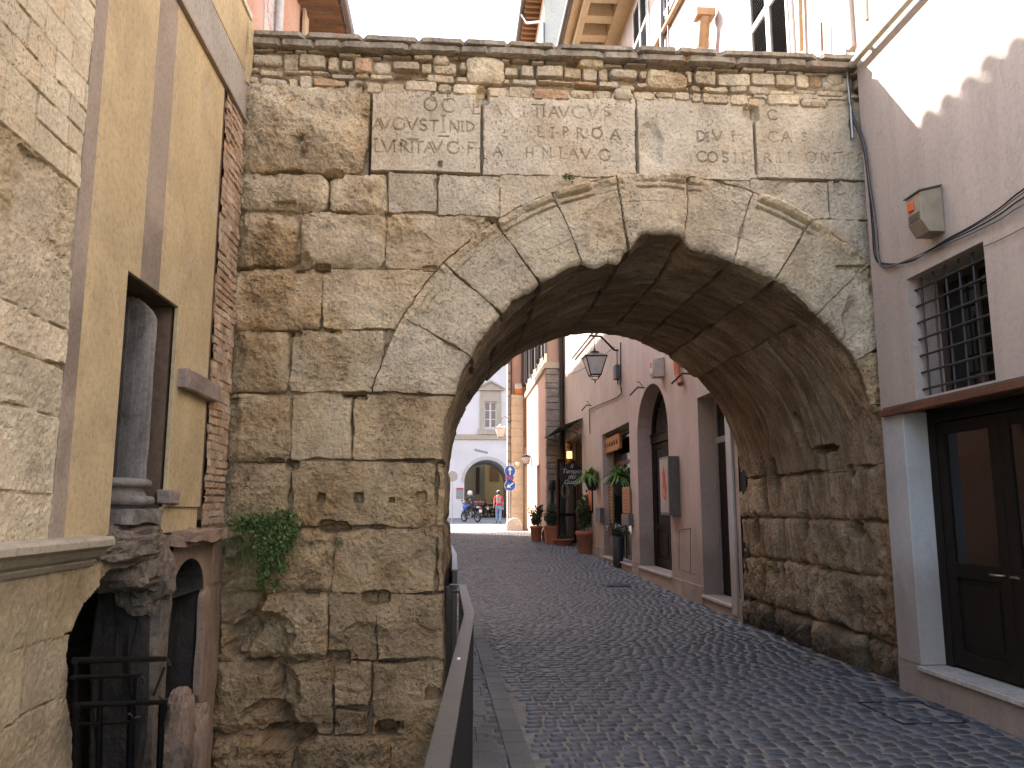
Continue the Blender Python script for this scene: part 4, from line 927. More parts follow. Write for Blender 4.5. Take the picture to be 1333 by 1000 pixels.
# cables
M_CAB = plain('black_cable', (.03, .03, .032), .6); M_CABG = plain('grey_cable', (.2, .2, .2), .6)
def wire(pts, X, r, m, name='cable', label='', parent=None):
    mb = MB(); P = [Vector((X, *lx(*q, X))) for q in pts]
    Q = []
    for i in range(len(P)-1):
        a = P[max(i-1, 0)]; b = P[i]; c = P[i+1]; d = P[min(i+2, len(P)-1)]
        for t in np.linspace(0, 1, 7)[:-1]: t = float(t); Q.append(.5*((2*b)+(c-a)*t+(2*a-5*b+4*c-d)*t*t+(3*b-a-3*c+d)*t**3))
    Q.append(P[-1]); mb.tube(Q, r, 6); return mb.build(name, m, parent)
cb = thing('cable_bundle', (3.98, 6.9, 3.8), 'bundle of black and grey cables looping from the arch corner along the mauve wall', 'cables')
for k, (dy, r, m) in enumerate(((0, .007, M_CAB), (5, .006, M_CAB), (9, .006, M_CABG), (2, .004, M_CAB))):
    wire([(1100+k*2,68),(1103+k,110),(1108+k,150),(1122+k,185),(1130+k,240),(1135+k*2,290),(1139+k*2,335),(1152,343+k*2),(1180,342-k),(1203,331-k+dy*.3),(1232,312+dy*.6),(1262,296+dy),(1300,272+dy*1.6),(1333,246+dy*2.2),(1420,190+dy*4)], 3.975-.004*k, r, m, parent=cb)
wire([(1281,321),(1300,313),(1333,296),(1400,260)], 3.985, .003, M_CAB, parent=cb)
wire([(1101,64),(1102,90),(1107,140),(1110,180)], 3.95, .013, plain('tin_conduit', (.42,.42,.42), .4, .5), 'conduit', parent=cb)
# ================================================================ RIGHT: long building beyond the arch
M_PNK2 = mat('dusty_pink_plaster', (.52, .43, .375), .9, .08, .8, stain=(.47,.385,.34), sscale=.6, bump=.2, bscale=30, fine=.06, splash=(.33,.27,.23), cracks=True)
XB = 4.1
rb2 = thing('pink_shop_building', (4.1, 17, 0), 'tall dusty pink building with arched door and shop doors beyond the arch', 'building')
OP = [(11.75, 13.15, .19, 3.42, 0), (15.05, 17.65, .33, 3.1, 1.05), (18.45, 21.9, .30, 3.58, 0), (25.45, 28.9, .32, 3.95, 0)]
wall('street_wall', M_PNK2, rb2, XB, 11.32, 29.42, -.05, 13.35, OP, depth=.32)
wall('street_wall', M_PNK2, rb2, XB-.02, 7.32, 11.32, 6.0, 13.35, [], depth=.3)
mb = MB(); mb.box(4.95, 9, 7.2, 29.4, -.1, 13.3).box(4.3, 9, 7.2, 11.4, -.1, 13.3).box(4.13, 4.95, 7.35, 7.4, 6.1, 13.3).box(4.12, 9, 11.1, 11.42, -.1, 4.0); mb.build('core', plain('interior_dark', (.03,.025,.022), .9), rb2)  # near-black filler boxes added behind the wall to block light
for (a, b, c, d, r) in OP: MB().box(XB-.04, XB+.34, a-.02, b+.02, c-.05, c-.005).build('threshold', M_SILL, rb2, bevel=.006)
# worn plinth
for a, b in ((11.34, 11.72), (13.2, 15.0), (17.7, 18.42), (21.95, 25.4)): MB().box(XB-.02, XB+.05, a, b, gz(a)-.1, gz(a)+.30).build('plinth', mat('stained_plinth', (.37,.30,.25), .95, .2, 3, stain=(.25,.2,.17), bump=.5), rb2, bevel=.01)
# arched door (recessed)
d = MB(); Xd = XB+.33; ya, yb, za, zs_, rise = OP[1]; yc = (ya+yb)/2
d.box(Xd, Xd+.06, ya, ya+.13, za, zs_).box(Xd, Xd+.06, yb-.13, yb, za, zs_).box(Xd-.03, Xd+.06, ya, yb, zs_-.12, zs_+.05).box(Xd-.05, Xd+.0, ya, yb, zs_+.05, zs_+.09)
for i in range(14):
    a0, a1 = math.pi*i/14, math.pi*(i+1)/14
    q = [(yc-(1.3 if k < 2 else 1.17)*math.cos(a), zs_+(1.05 if k < 2 else .92)*math.sin(a)) for k, a in enumerate((a0, a1, a1, a0))]
    d.prism(q, Xd, Xd+.06, axis=0)
for i in (1, 2, 3): a = math.pi*i/4; d.tube([(Xd+.03, yc, zs_+.1), (Xd+.03, yc-1.2*math.cos(a), zs_+.95*math.sin(a))], .02, 6)
dr = d.build('arched_door', M_WOOD, rb2, bevel=.006)
def leaf2(ya, yb, za, zb, zm, Xd, parent, m=M_WOOD, pane=M_GLASS, s=.12):
    l = MB(); l.box(Xd, Xd+.05, ya, ya+s, za, zb).box(Xd, Xd+.05, yb-s, yb, za, zb).box(Xd, Xd+.05, ya+s, yb-s, zb-s, zb).box(Xd, Xd+.05, ya+s, yb-s, zm-.06, zm+.06).box(Xd, Xd+.05, ya+s, yb-s, za, za+.15)
    l.box(Xd+.02, Xd+.04, ya+s, yb-s, za+.15, zm-.06).box(Xd+.005, Xd+.02, ya+s+.1, yb-s-.1, za+.23, zm-.14)
    o = l.build('door_leaf', m, parent, bevel=.005); MB().box(Xd+.02, Xd+.03, ya+s, yb-s, zm+.06, zb-s).build('glass_pane', pane, o); return o
leaf2(ya+.14, yc-.01, za+.01, zs_-.13, za+.85, Xd+.01, rb2); leaf2(yc+.01, yb-.14, za+.01, zs_-.13, za+.85, Xd+.01, rb2)
# fan light glass as closed polygon
mb = MB(); P = [(yc-1.17*math.cos(math.pi*i/14), zs_+.08+.84*math.sin(math.pi*i/14)) for i in range(15)]; mb.prism(P, Xd+.03, Xd+.04, axis=0); mb.build('fanlight', M_GLASS, dr)
# tall dark doorway (nearest)
ya, yb, za, zb, _ = OP[0]
mb = MB(); mb.box(XB+.28, XB+.33, ya, ya+.09, za, zb).box(XB+.28, XB+.33, yb-.09, yb, za, zb).box(XB+.28, XB+.33, ya+.09, yb-.09, zb-.09, zb).box(XB+.28, XB+.33, ya+.09, yb-.09, 2.65, 2.75); mb.build('doorway_frame', plain('grey_frame', (.30,.28,.27), .5), rb2, bevel=.004)
MB().box(XB+.31, XB+.32, ya+.09, yb-.09, 2.75, zb-.09).build('transom_pane', M_GLASS, rb2)
o = MB().box(XB+.30, XB+.34, ya+.62, yb-.09, za+.01, 2.65).build('door_leaf', M_WOOD, rb2, bevel=.004)
MB().box(XB-.04, XB-.005, ya-.26, ya-.03, .05, 3.45).build('pilaster', M_WHT, rb2, bevel=.006)
# shop opening with panels
ya, yb, za, zb, _ = OP[2]
mb = MB(); X_ = XB+.33
mb.box(X_, X_+.05, ya, ya+.1, za, zb).box(X_, X_+.05, yb-.1, yb, za, zb).box(X_, X_+.05, ya+.1, yb-.1, zb-.1, zb).box(X_, X_+.05, ya+.1, yb-.1, 2.7, 2.8).box(X_, X_+.05, ya+1.1, ya+1.2, za, 2.7).box(X_, X_+.05, ya+2.2, ya+2.3, za, 2.7)
sf = mb.build('shop_front', plain('brown_timber', (.09,.055,.035), .5), rb2, bevel=.004)
for a, b in ((ya+.1, ya+1.1), (ya+1.2, ya+2.2), (ya+2.3, yb-.1)): MB().box(X_+.02, X_+.03, a, b, za, 2.7).build('glass_pane', M_GLASS, sf)
MB().box(X_+.02, X_+.03, ya+.1, yb-.1, 2.8, zb-.1).build('glass_pane', M_GLASS, sf)
# far shop opening dark
ya, yb, za, zb, _ = OP[3]
mb = MB(); mb.box(X_, X_+.05, ya, ya+.1, za, zb).box(X_, X_+.05, yb-.1, yb, za, zb).box(X_, X_+.05, ya+.1, yb-.1, 2.75, 2.87).box(X_, X_+.05, ya+.1, yb-.1, zb-.1, zb); sf2 = mb.build('shop_front', M_LINT, rb2, bevel=.004)
MB().box(X_+.02, X_+.03, ya+.1, yb-.1, 2.87, zb-.1).build('glass_pane', M_GLASS, sf2)
# upper shuttered windows
M_SHUT = plain('grey_shutter', (.4, .4, .4), .6); M_WFR = plain('white_frame', (.6,.58,.55), .6)
def shutter_window(parent, X, ya, yb, za, zb, m=None, fr=None, flat=True):
    m = m or M_SHUT; f = MB(); f.box(X-.03, X+.02, ya-.07, yb+.07, za-.08, za).box(X-.03, X+.02, ya-.07, yb+.07, zb, zb+.07).box(X-.03, X+.02, ya-.07, ya, za, zb).box(X-.03, X+.02, yb, yb+.07, za, zb)
    w_ = f.build('window', fr or M_WFR, parent)
    yc = (ya+yb)/2
    for a, b in ((ya, yc-.006), (yc+.006, yb)):
        s = MB(); fw = .055; s.box(X-.05, X-.01, a, a+fw, za, zb).box(X-.05, X-.01, b-fw, b, za, zb).box(X-.05, X-.01, a+fw, b-fw, zb-fw, zb).box(X-.05, X-.01, a+fw, b-fw, za, za+fw).box(X-.05, X-.01, a+fw, b-fw, (za+zb)/2-.04, (za+zb)/2+.04)
        s.build('shutter', M_WFR if m is M_SHUT and fr is None else m, w_)
        n = int((zb-za)/.055); l = MB()
        for i in range(n):
            z = za+fw+.02+(zb-za-2*fw-.04)*i/n; l.poly([(X-.045, a+fw, z), (X-.045, b-fw, z), (X-.02, b-fw, z+.035), (X-.02, a+fw, z+.035)], [(0, 1, 2, 3)])
        l.build('louvres', m, w_)
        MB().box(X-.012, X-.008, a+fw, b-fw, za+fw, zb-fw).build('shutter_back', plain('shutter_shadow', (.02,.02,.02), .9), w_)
    return w_
shutter_window(rb2, XB-.02, 8.75, 9.95, 7.0, 9.2); shutter_window(rb2, XB, 15.6, 16.9, 11.2, 13.0); shutter_window(rb2, XB, 13.1, 14.3, 11.2, 13.0)
shutter_window(rb2, XB, 23.3, 24.6, 8.2, 10.2); shutter_window(rb2, XB, 26.3, 27.5, 8.2, 10.2)
# cornice with coffers
M_CORN = mat('cream_cornice', (.55, .42, .26), .85, .1, 2, bump=.15)
co = MB(); Z0 = 13.35
co.box(2.95, 3.1, 12, 29.5, Z0, Z0+.35).box(3.75, 4.2, 12, 29.5, Z0, Z0+.35).box(2.9, 4.2, 12, 29.5, Z0+.35, Z0+.5)
for i in range(22): co.box(3.1, 3.75, 12+i*.8, 12.3+i*.8, Z0+.02, Z0+.35)
co.box(2.72, 2.95, 12, 29.5, Z0+.2, Z0+.5)
co.build('cornice', M_CORN, rb2, bevel=.01)
g = MB(); g.tube([(2.66, 12, Z0+.25), (2.66, 29.5, Z0+.25)], .085, 10)
g.build('gutter', plain('brown_gutter', (.10,.08,.07), .5, .3), rb2)
# pipes on the upper wall
def upipe(pts, r, m, label, X):
    P = [(X, *lx(*q, X)) for q in pts]; mb = MB(); mb.tube(P, r, 8); tag(mb.build('wall_pipe', m), label, 'pipe')
M_ORP = plain('ochre_pipe', (.42,.25,.12), .6); M_GRP = plain('grey_pipe', (.15,.14,.14), .5)
upipe([(862,72),(861,-40)], .05, M_GRP, 'grey vertical downpipe above the arch coping, between the cornice and the cream bracket', 4.03)
upipe([(871,72),(868,-40)], .02, M_GRP, 'thin dark pipe just right of the grey vertical downpipe', 4.05)
upipe([(852,62),(888,-6)], .05, M_ORP, 'slanting ochre pipe crossing behind the grey downpipe above the arch', 4.04)
upipe([(1043,66),(1040,-30)], .03, M_ORP, 'thin ochre vertical pipe right of the white framed shutters', 4.03)
upipe([(1070,66),(1069,30)], .015, plain('rust_pipe', (.2,.09,.06), .6), 'short rusty rod sticking up above the arch coping', 4.0)
upipe([(1129,26),(1127,-30)], .025, plain('cream_pipe2', (.55,.5,.36), .6), 'short cream pipe end hanging high over the right end of the coping', 4.0)
fb = MB(); A = lx(898,62,3.7); B = lx(917,22,3.9)
fb.tube([(3.9, A[0], A[1]), (3.9, B[0], B[1])], .10, 8); fb.tube([(3.95, lx(920,62,3.95)[0], lx(920,62,3.95)[1]), (3.95, lx(919,28,3.95)[0], lx(919,28,3.95)[1])], .04, 8); fb.box(3.75, 4.05, B[0]-.1, B[0]+.13, B[1]-.02, B[1]+.10)
tag(fb.build('wall_bracket', M_ORP), 'cream and ochre pipe bracket standing out above the arch coping', 'bracket')
# distribution: sign box, alarm, ducts
sb = thing('poster_case', (3.95, 14.8, 1.45), 'grey poster case with a red picture on the wall beside the arched door', 'poster case')
MB().box(3.90, 4.095, 14.35, 15.0, 1.45, 2.52).build('case', plain('case_grey', (.12,.115,.11), .45, .2), sb, bevel=.008)
MB().box(3.892, 3.899, 14.39, 14.96, 1.5, 2.48).build('poster', plain('poster_paper', (.38,.34,.30), .5), sb)
mb = MB(); rp = random.Random(3)
pts = [(14.55, 1.75), (14.62, 1.72), (14.74, 1.78), (14.78, 1.95), (14.73, 2.1), (14.76, 2.22), (14.68, 2.34), (14.64, 2.2), (14.6, 2.28), (14.56, 2.1), (14.52, 1.95)]
mb.prism(pts, 3.886, 3.8915, axis=0); mb.build('picture', plain('poster_red', (.55,.03,.04), .5), sb)
MB().prism([(14.58, 1.8), (14.68, 1.76), (14.72, 1.9), (14.62, 1.97)], 3.882, 3.8855, axis=0).build('picture', plain('poster_orange', (.6,.25,.05), .5), sb)
a2 = thing('alarm_box', (4.05, 15.5, 4.1), 'small cream siren box with red lamp above the arched door', 'alarm box')
mb = MB(); mb.prism([(3.86, 4.2), (3.9, 4.12), (4.095, 4.12), (4.095, 4.52), (3.86, 4.46)], 15.15, 15.42, axis=1); mb.build('casing', plain('cream_metal', (.5,.46,.4), .5), a2, bevel=.01)
MB().box(3.85, 3.86, 15.25, 15.36, 4.32, 4.42).build('lamp', plain('red_lens', (.5,.05,.03), .3), a2)
upipe([(880,462),(882,488),(886,500)], .06, plain('terracotta_pipe', (.42,.13,.07), .6), 'terracotta downpipe end under the arch vault between the alarm box and the tall doorway', 4.02)
def claw(x, y, X, label):
    a = lx(x, y, X); mb = MB()
    mb.tube([(X+.08, a[0], a[1]), (X-.12, a[0]+.05, a[1]+.02), (X-.2, a[0]+.45, a[1]-.10)], .018, 7); mb.tube([(X-.05, a[0]-.1, a[1]+.02), (X-.12, a[0]-.05, a[1]+.13), (X-.1, a[0]+.2, a[1]+.15)], .010, 6)
    tag(mb.build('wall_lamp', M_CAB), label, 'lamp')
claw(838, 505, 4.08, 'small black spot lamp on the pink wall left of the cream siren box')
claw(898, 487, 4.08, 'small black spot lamp above the tall dark doorway')
claw(769, 528, 4.08, 'tiny black spot lamp above the shop awning')
# ================================================================ LEFT houses beyond / behind the arch
M_PCH = mat('peach_plaster', (.62, .36, .25), .9, .1, 1.2, stain=(.66,.44,.34), sscale=.9, bump=.2, bscale=30)
M_TILE = mat('roof_tile', (.36, .22, .14), .9, .3, 4, stain=(.25,.18,.12), bump=.5)
M_RAFT = mat('rafter_wood', (.26, .15, .08), .9, .3, 5, bump=.4, stretch=(.4, 5, 5))
def house(name, X, y0, y1, z1, eX, eZ, label, m, depth=6.5, zb=-.05):
    t = thing(name, (X, (y0+y1)/2, 0), label, 'building')
    (MB().box(X-depth, X, y0, y1, zb, z1) if y0 > 7 else MB().box(X-depth, X, 7.7, y1, zb, z1).box(X-depth, X, y0, 7.7, 6.32, z1)).build('wall', m, t)
    s = MB(); s.poly([(eX-.02, y0-.2, eZ-.03), (eX-.02, y1+.2, eZ-.03), (X-depth/2, y1+.2, eZ+1.5), (X-depth/2, y0-.2, eZ+1.5), (eX-.02, y0-.2, eZ+.0), (eX-.02, y1+.2, eZ+.0), (X-depth/2, y1+.2, eZ+1.53), (X-depth/2, y0-.2, eZ+1.53)], [(0, 1, 2, 3), (4, 5, 6, 7), (0, 1, 5, 4), (1, 2, 6, 5), (2, 3, 7, 6), (3, 0, 4, 7)])
    roof = s.build('roof', M_RAFT, t); sl_ = 1.5/(eX-X+depth/2)
    r = MB(); y = y0
    while y < y1: r.box(X-.4, eX-.05, y, y+.09, eZ-.13, eZ-.035+0*sl_); y += .42
    r.build('rafters', M_RAFT, roof)
    tl = MB(); y = y0-.15
    while y < y1+.15:
        e_ = random.uniform(-.02, .03); n = 6; A = [(math.cos(math.pi*i/n)*.10, math.sin(math.pi*i/n)*.11) for i in range(n+1)]
        vs = [(eX+.06+e_, y+a, eZ+.0+b) for a, b in A]+[(X-depth/2, y+a, eZ+1.53+b) for a, b in A]
        tl.poly(vs, [(i, i+1, n+2+i, n+1+i) for i in range(n)]+[tuple(range(n+1))]); y += .27
    tl.build('tiles', M_TILE, roof)
    return t
h1 = house('peach_house', -2.95, 4.0, 20.0, 10.85, -2.2, 10.9, 'peach house with tiled eave rising behind the left end of the arch', M_PCH)
MB().box(-9.4, -3.0, 3.98, 4.02, 6.4, 10.8).build('side_wall', M_PCH, h1)
a = lx(345, 20, -2.93); b = lx(360, 20, -2.93)
MB().box(-2.95, -2.935, a[0], b[0], 6.5, 10.85).build('peeling_patch', mat('peeling_white', (.66,.60,.56), .9, .1, 3, patches=((.55,.32,.26), 4, .55)), h1)
mb = MB(); p = lx(364, 20, -2.86); mb.tube([(-2.86, p[0], 6.1), (-2.86, p[0], 10.8)], .06, 10); mb.build('downpipe', plain('white_pipe', (.6,.58,.54), .5), h1)
p0 = lx(376, 20, -2.93)[0]; p1 = lx(392, 20, -2.93)[0]
mb = MB(); mb.box(-2.95, -2.90, p0, p1, 6.9, 9.6); w_ = mb.build('window', plain('orange_shutter', (.55,.24,.11), .6), h1)
mb = MB(); mb.box(-2.9, -2.85, p1-.02, p1+.35, 6.3, 10.8); mb.build('corner_strip', plain('tan_strip', (.60,.47,.33), .8), h1)
mb = MB(); mb.tube([(-2.12, 13.2, 10.88), (-2.12, 20, 10.88)], .075, 8); mb.build('gutter', plain('grey_gutter', (.25,.24,.23), .4, .5), h1)
mb = MB(); P = [Vector((-2.12, 16.2, 10.75)), Vector((-2.3, 16.2, 10.45)), Vector((-2.9, 16.2, 10.35))]; mb.tube(P, .04, 8); mb.build('gutter_elbow', MATS['grey_gutter'], h1)
h2 = house('far_left_house', -2.7, 20.0, 37.0, 12.35, -2.2, 12.4, 'tall plastered house on the left of the street beyond the arch', M_OCH)
# ================================================================ palazzo that steps forward, corner pier, far facade
M_SALM = mat('salmon_plaster', (.56, .36, .27), .9, .06, 1, stain=(.50,.34,.27), sscale=.7, bump=.12, fine=.05)
M_QUO = mat('grey_quoin', (.36, .31, .27), .95, .3, 3, bump=.8, bscale=20, attr='tint')
M_CRM = mat('cream_stone', (.58, .49, .36), .9, .12, 2, bump=.4, attr='tint')
M_DSH = plain('dark_brown_shutter', (.055, .04, .035), .6)
XP = 3.44; YP = 29.45; M_FARC = mat('pale_cream_plaster', (.78,.70,.58), .9, .08, 1, bump=.1)
pz = thing('salmon_palazzo', (3.44, 33, .4), 'salmon palazzo with stone band and dark shutters stepping forward beyond the shop awning', 'building')
wall('street_wall', M_SALM, pz, XP, YP, 38.0, .3, 6.75, [(32.0, 33.1, .45, 3.3, 0)], depth=.25)
wall('street_wall', M_SALM, pz, XP, YP, 38.0, 6.98, 22.5, [], depth=.25)
MB().box(XP+.22, XP+.27, 31.9, 33.2, .4, 3.35).build('door', plain('ochre_door', (.36,.17,.08), .6), pz)
MB().box(XP-.02, XP+.0, 32.0-.14, 32.0, .45, 3.42).build('door_jamb', plain('ochre_jamb', (.50,.26,.14), .7), pz)
MB().box(XP-.09, 4.11, YP-.06, 38, 6.75, 6.98).build('stone_band', M_CRM, pz, bevel=.015)
MB().box(XP+.01, 4.12, YP, YP+.1, 6.98, 11).build('end_wall', M_SALM, pz); MB().box(XP+.01, 6, YP, YP+.1, 11, 22.5).build('end_wall', M_FARC, pz)
MB().box(XP+.3, 9, YP+.1, 37.9, .3, 22.5).build('core', M_SALM, pz)
q = MB(); z = .3; k = 0; rr = random.Random(12)
while z < 6.73:
    h = min(rr.uniform(.2, .42), 6.74-z); ins = .02*(k % 2)
    rock(q, XP-.03+ins*rr.random(), 3.92+rr.uniform(-.03, .05), YP-.03, YP+.3, z+.008, z+h-.008, 4, .012, z); z += h; k += 1
q.build('quoin_stones', M_QUO, pz)
q = MB(); q.box(3.9, 4.1, YP+.02, YP+.25, .3, 6.74); q.build('end_wall', M_PNK2, pz)
for ya, yb in ((30.6, 31.7), (33.1, 34.2), (35.6, 36.7)):
    f = MB(); f.box(XP-.03, XP+.02, ya-.08, yb+.08, 7.25, 7.33).box(XP-.03, XP+.02, ya-.08, yb+.08, 9.5, 9.6).box(XP-.01, XP+.02, ya, yb, 7.33, 9.5); w_ = f.build('window', M_WFR, pz)
    for a, b, an in ((ya, ya-.5, 1), (yb, yb+.5, -1)):
        MB().box(XP-.20, XP-.06, min(a, a-.06*an), max(a, a-.06*an), 7.33, 9.5).build('shutter', M_DSH, w_); MB().box(XP-.10, XP-.05, min(a, b), max(a, b), 7.33, 9.5).build('shutter', M_DSH, w_)
m_ = MB(); m_.tube([(4.0, YP-.12, .35), (4.0, YP-.12, 6.7), (3.98, YP-.2, 7.1), (3.98, YP-.2, 12.5)], .075, 10)
for z in (1.5, 3.0, 4.6, 6.0): m_.tube([(4.0, YP-.12, z), (4.0, YP-.12, z+.06)], .095, 10)
tag(m_.build('downpipe', plain('rusty_black_pipe', (.06,.045,.04), .6, .3)), 'dark rusty downpipe in the corner between the palazzo and the shop wall', 'pipe')
e = MB(); e.box(2.75, XP+.3, YP-.5, 38, 22.5, 22.65)
y = YP-.5
while y < 38: e.box(2.8, XP, y, y+.14, 22.30, 22.498); y += .38
e.build('eave', M_RAFT, pz)
e = MB(); e.tube([(2.68, YP-.6, 22.55), (2.68, 38, 22.55)], .11, 8); e.build('gutter', plain('dark_gutter', (.08,.085,.08), .5), pz)
e = MB(); e.tube([(2.70, YP+1.8, 22.4), (2.9, YP+1.6, 21.9), (3.3, YP+.4, 21.2), (3.40, YP-.1, 20.8), (3.4, YP-.15, 7.3)], .06, 8); e.build('downpipe', MATS['grey_pipe'], pz)
# flower box under the palazzo shutters -> orange lamp block
# corner pier house at the end of the street
pc = thing('corner_house', (3.1, 38.5, .5), 'peach and stone corner house with cream pilaster where the street meets the small square', 'building')
YC = 38.1
MB().box(2.62, 9, YC+.1, 39.6, .3, 16).build('wall', M_SALM, pc)
q = MB(); z = .45; rr = random.Random(6)
while z < 6.9:
    h = rr.uniform(.28, .45); rock(q, 2.74, 3.30, YC-.12, YC+.12, z+.004, min(z+h, 6.95)-.004, 3, .008, z); z += h
q.build('pilaster', M_CRM, pc)
q = MB(); z = .5
while z < 14:
    h = rr.uniform(.28, .5); rock(q, 2.55, 2.72, YC+.02, YC+.5, z+.01, z+h-.01, 3, .01, z); z += h
q.build('quoin_stones', M_QUO, pc)
MB().box(3.3, 3.75, YC-.02, YC+.12, .4, 6.9).build('side_strip', mat('tan_plaster', (.46,.33,.2), .9, .1, 2), pc)
MB().tube([(3.42, YC-.1, .45), (3.42, YC-.1, 4.4)], .06, 8).build('downpipe', plain('cream_pipe3', (.56,.42,.26), .6), pc)
MB().box(2.9, 3.25, YC-.02, YC+.12, 7.0, 7.25).build('orange_shade', plain('orange_cloth', (.7,.22,.04), .7, emis=None), pc)
MB().box(2.9, 3.25, YC-.04, YC+.12, 7.25, 7.5).build('box', M_WFR, pc)
MB().box(2.72, 2.78, YC-.05, YC+.1, 6.9, 9.5).build('shutter', M_DSH, pc); MB().box(3.24, 3.45, YC-.1, YC+.1, 7.4, 12).build('shutter', M_DSH, pc)
# guard stone
g = MB(); n = 12; P = [(2.45, .45)]+[(2.82-.37*math.cos(math.pi*i/n*.98), .74+.35*math.sin(math.pi*i/n)) for i in range(n+1)]+[(3.2, .45)]
g.prism(P, 37.2, 37.75, axis=1); tag(g.build('guard_stone', plain('guard_stone', (.55,.52,.46), .9, bump=.6), bevel=.04), 'rounded pale guard stone at the foot of the cream pilaster', 'guard stone')
# far white building with the archway
M_FAR = mat('white_plaster', (.62, .60, .62), .9, .05, .6, stain=(.56,.55,.56), sscale=.5, bump=.1, fine=.03)
M_FST = mat('window_stone', (.42, .37, .30), .9, .12, 2, bump=.3)
fb = thing('white_building', (2, 54, .8), 'white building with pedimented window above a round archway across the square', 'building')
YF = 54.0
def wallY(name, m, parent, Y, x0, x1, z0, z1, ops, depth, seg=20):
    mb = MB(); xs = sorted({x0, x1, *[o[0] for o in ops], *[o[1] for o in ops]}); zs = sorted({z0, z1, *[o[2] for o in ops], *[o[3] for o in ops], *[o[3]+o[4] for o in ops if o[4]]})
    for xa, xb in zip(xs[:-1], xs[1:]):
        for za, zb in zip(zs[:-1], zs[1:]):
            xm, zm = (xa+xb)/2, (za+zb)/2
            if not any(o[0] < xm < o[1] and o[2] < zm < o[3]+(o[4] or 0) for o in ops): mb.poly([(xa, Y, za), (xb, Y, za), (xb, Y, zb), (xa, Y, zb)], [(0, 1, 2, 3)])
    for o in ops:
        rv = MB(); xa, xb, za, zb, rise = o[:5]; dp = o[5] if len(o) > 5 else depth
        rv.poly([(xa, Y, za), (xa, Y, zb), (xa, Y+dp, zb), (xa, Y+dp, za)], [(0, 1, 2, 3)]); rv.poly([(xb, Y, za), (xb, Y, zb), (xb, Y+dp, zb), (xb, Y+dp, za)], [(0, 1, 2, 3)])
        if rise:
            xc = (xa+xb)/2; rx = (xb-xa)/2; P = [(xc-rx*math.cos(math.pi*i/seg), zb+rise*math.sin(math.pi*i/seg)) for i in range(seg+1)]
            for p, q in zip(P[:-1], P[1:]):
                mb.poly([(p[0], Y, p[1]), (q[0], Y, q[1]), (q[0], Y, zb+rise), (p[0], Y, zb+rise)], [(0, 1, 2, 3)]); rv.poly([(p[0], Y, p[1]), (q[0], Y, q[1]), (q[0], Y+dp, q[1]), (p[0], Y+dp, p[1])], [(0, 1, 2, 3)])
        else: rv.poly([(xa, Y, zb), (xb, Y, zb), (xb, Y+dp, zb), (xa, Y+dp, zb)], [(0, 1, 2, 3)]); rv.poly([(xa, Y, za), (xb, Y, za), (xb, Y+dp, za), (xa, Y+dp, za)], [(0, 1, 2, 3)])
        rv.build('vault' if rise else 'reveal', m, parent, fix=False)
    return mb.build(name, m, parent, fix=False)
XW = [(2.03, 2.88, 6.9, 8.7, 0), (-1.55, -.5, 6.9, 8.7, 0)]
wallY('facade', M_FAR, fb, YF, -30, 3.95, .5, 15, [(.72, 3.72, .5, 3.25, 1.5, 6)]+XW, .25)  # unseen left stretch added so the facade's shadow covers the square
mb = MB(); mb.box(-30, .4, YF+.5, YF+8, .4, 14.9).box(4.0, 9, YF+.1, YF+8, .4, 14.9).box(.4, 4.0, YF+.5, YF+8, 4.85, 14.9); mb.build('core', M_FAR, fb)
MB().box(-30, 3.95, YF-.12, YF-.002, 6.1, 6.45).build('string_course', M_FST, fb, bevel=.02)
ar = MB(); n = 20
for i in range(n):
    a0, a1 = math.pi*i/n, math.pi*(i+1)/n; q = [(2.22-(1.5+o_)*math.cos(a), 3.25+(1.5+o_)*math.sin(a)) for a, o_ in ((a0, 0), (a1, 0), (a1, .22), (a0, .22))]
    ar.prism(q, YF-.05, YF-.003, axis=1)
ar.build('arch_surround', mat('pale_surround', (.50,.48,.46), .9, .08, 2), fb)
for (xa, xb, za, zb, _) in XW:
    f = MB(); f.box(xa-.3, xa, YF-.1, YF-.003, za-.1, zb+.35).box(xb, xb+.3, YF-.1, YF-.003, za-.1, zb+.35).box(xa, xb, YF-.1, YF-.003, zb, zb+.35).box(xa-.42, xb+.42, YF-.2, YF-.003, za-.45+.0, za-.1)
    f.box(xa-.5, xb+.5, YF-.25, YF-.003, zb+.75, zb+.87).box(xa-.3, xb+.3, YF-.06, YF-.003, zb+.35, zb+.75)
    f.prism([(xa-.5, zb+.87), (xb+.5, zb+.87), ((xa+xb)/2, zb+1.35)], YF-.15, YF-.003, axis=1)
    f.prism([(xa-.6, zb+.87), (xa-.5, zb+.87), ((xa+xb)/2, zb+1.32), (xb+.5, zb+.87), (xb+.6, zb+.87), ((xa+xb)/2, zb+1.47)], YF-.27, YF-.003, axis=1)
    w_ = f.build('window', M_FST, fb, bevel=.01)
    s = MB(); xm = (xa+xb)/2
    s.box(xa, xa+.08, YF+.12, YF+.17, za, zb).box(xb-.08, xb, YF+.12, YF+.17, za, zb).box(xm-.06, xm+.06, YF+.12, YF+.17, za, zb).box(xa+.08, xb-.08, YF+.121, YF+.169, za, za+.08).box(xa+.08, xb-.08, YF+.121, YF+.169, zb-.08, zb)
    for k in (1, 2): z = za+(zb-za)*k/3; s.box(xa+.08, xb-.08, YF+.122, YF+.168, z-.025, z+.025)
    s.build('sash', M_WFR, w_); MB().box(xa, xb, YF+.14, YF+.15, za, zb).build('glass_pane', plain('grey_glass', (.10,.12,.14), .08, 0, .8), w_)
ns = thing('notice_board', (.43, YF, 2.2), 'small grey notice board with a red heading beside the far archway', 'sign')
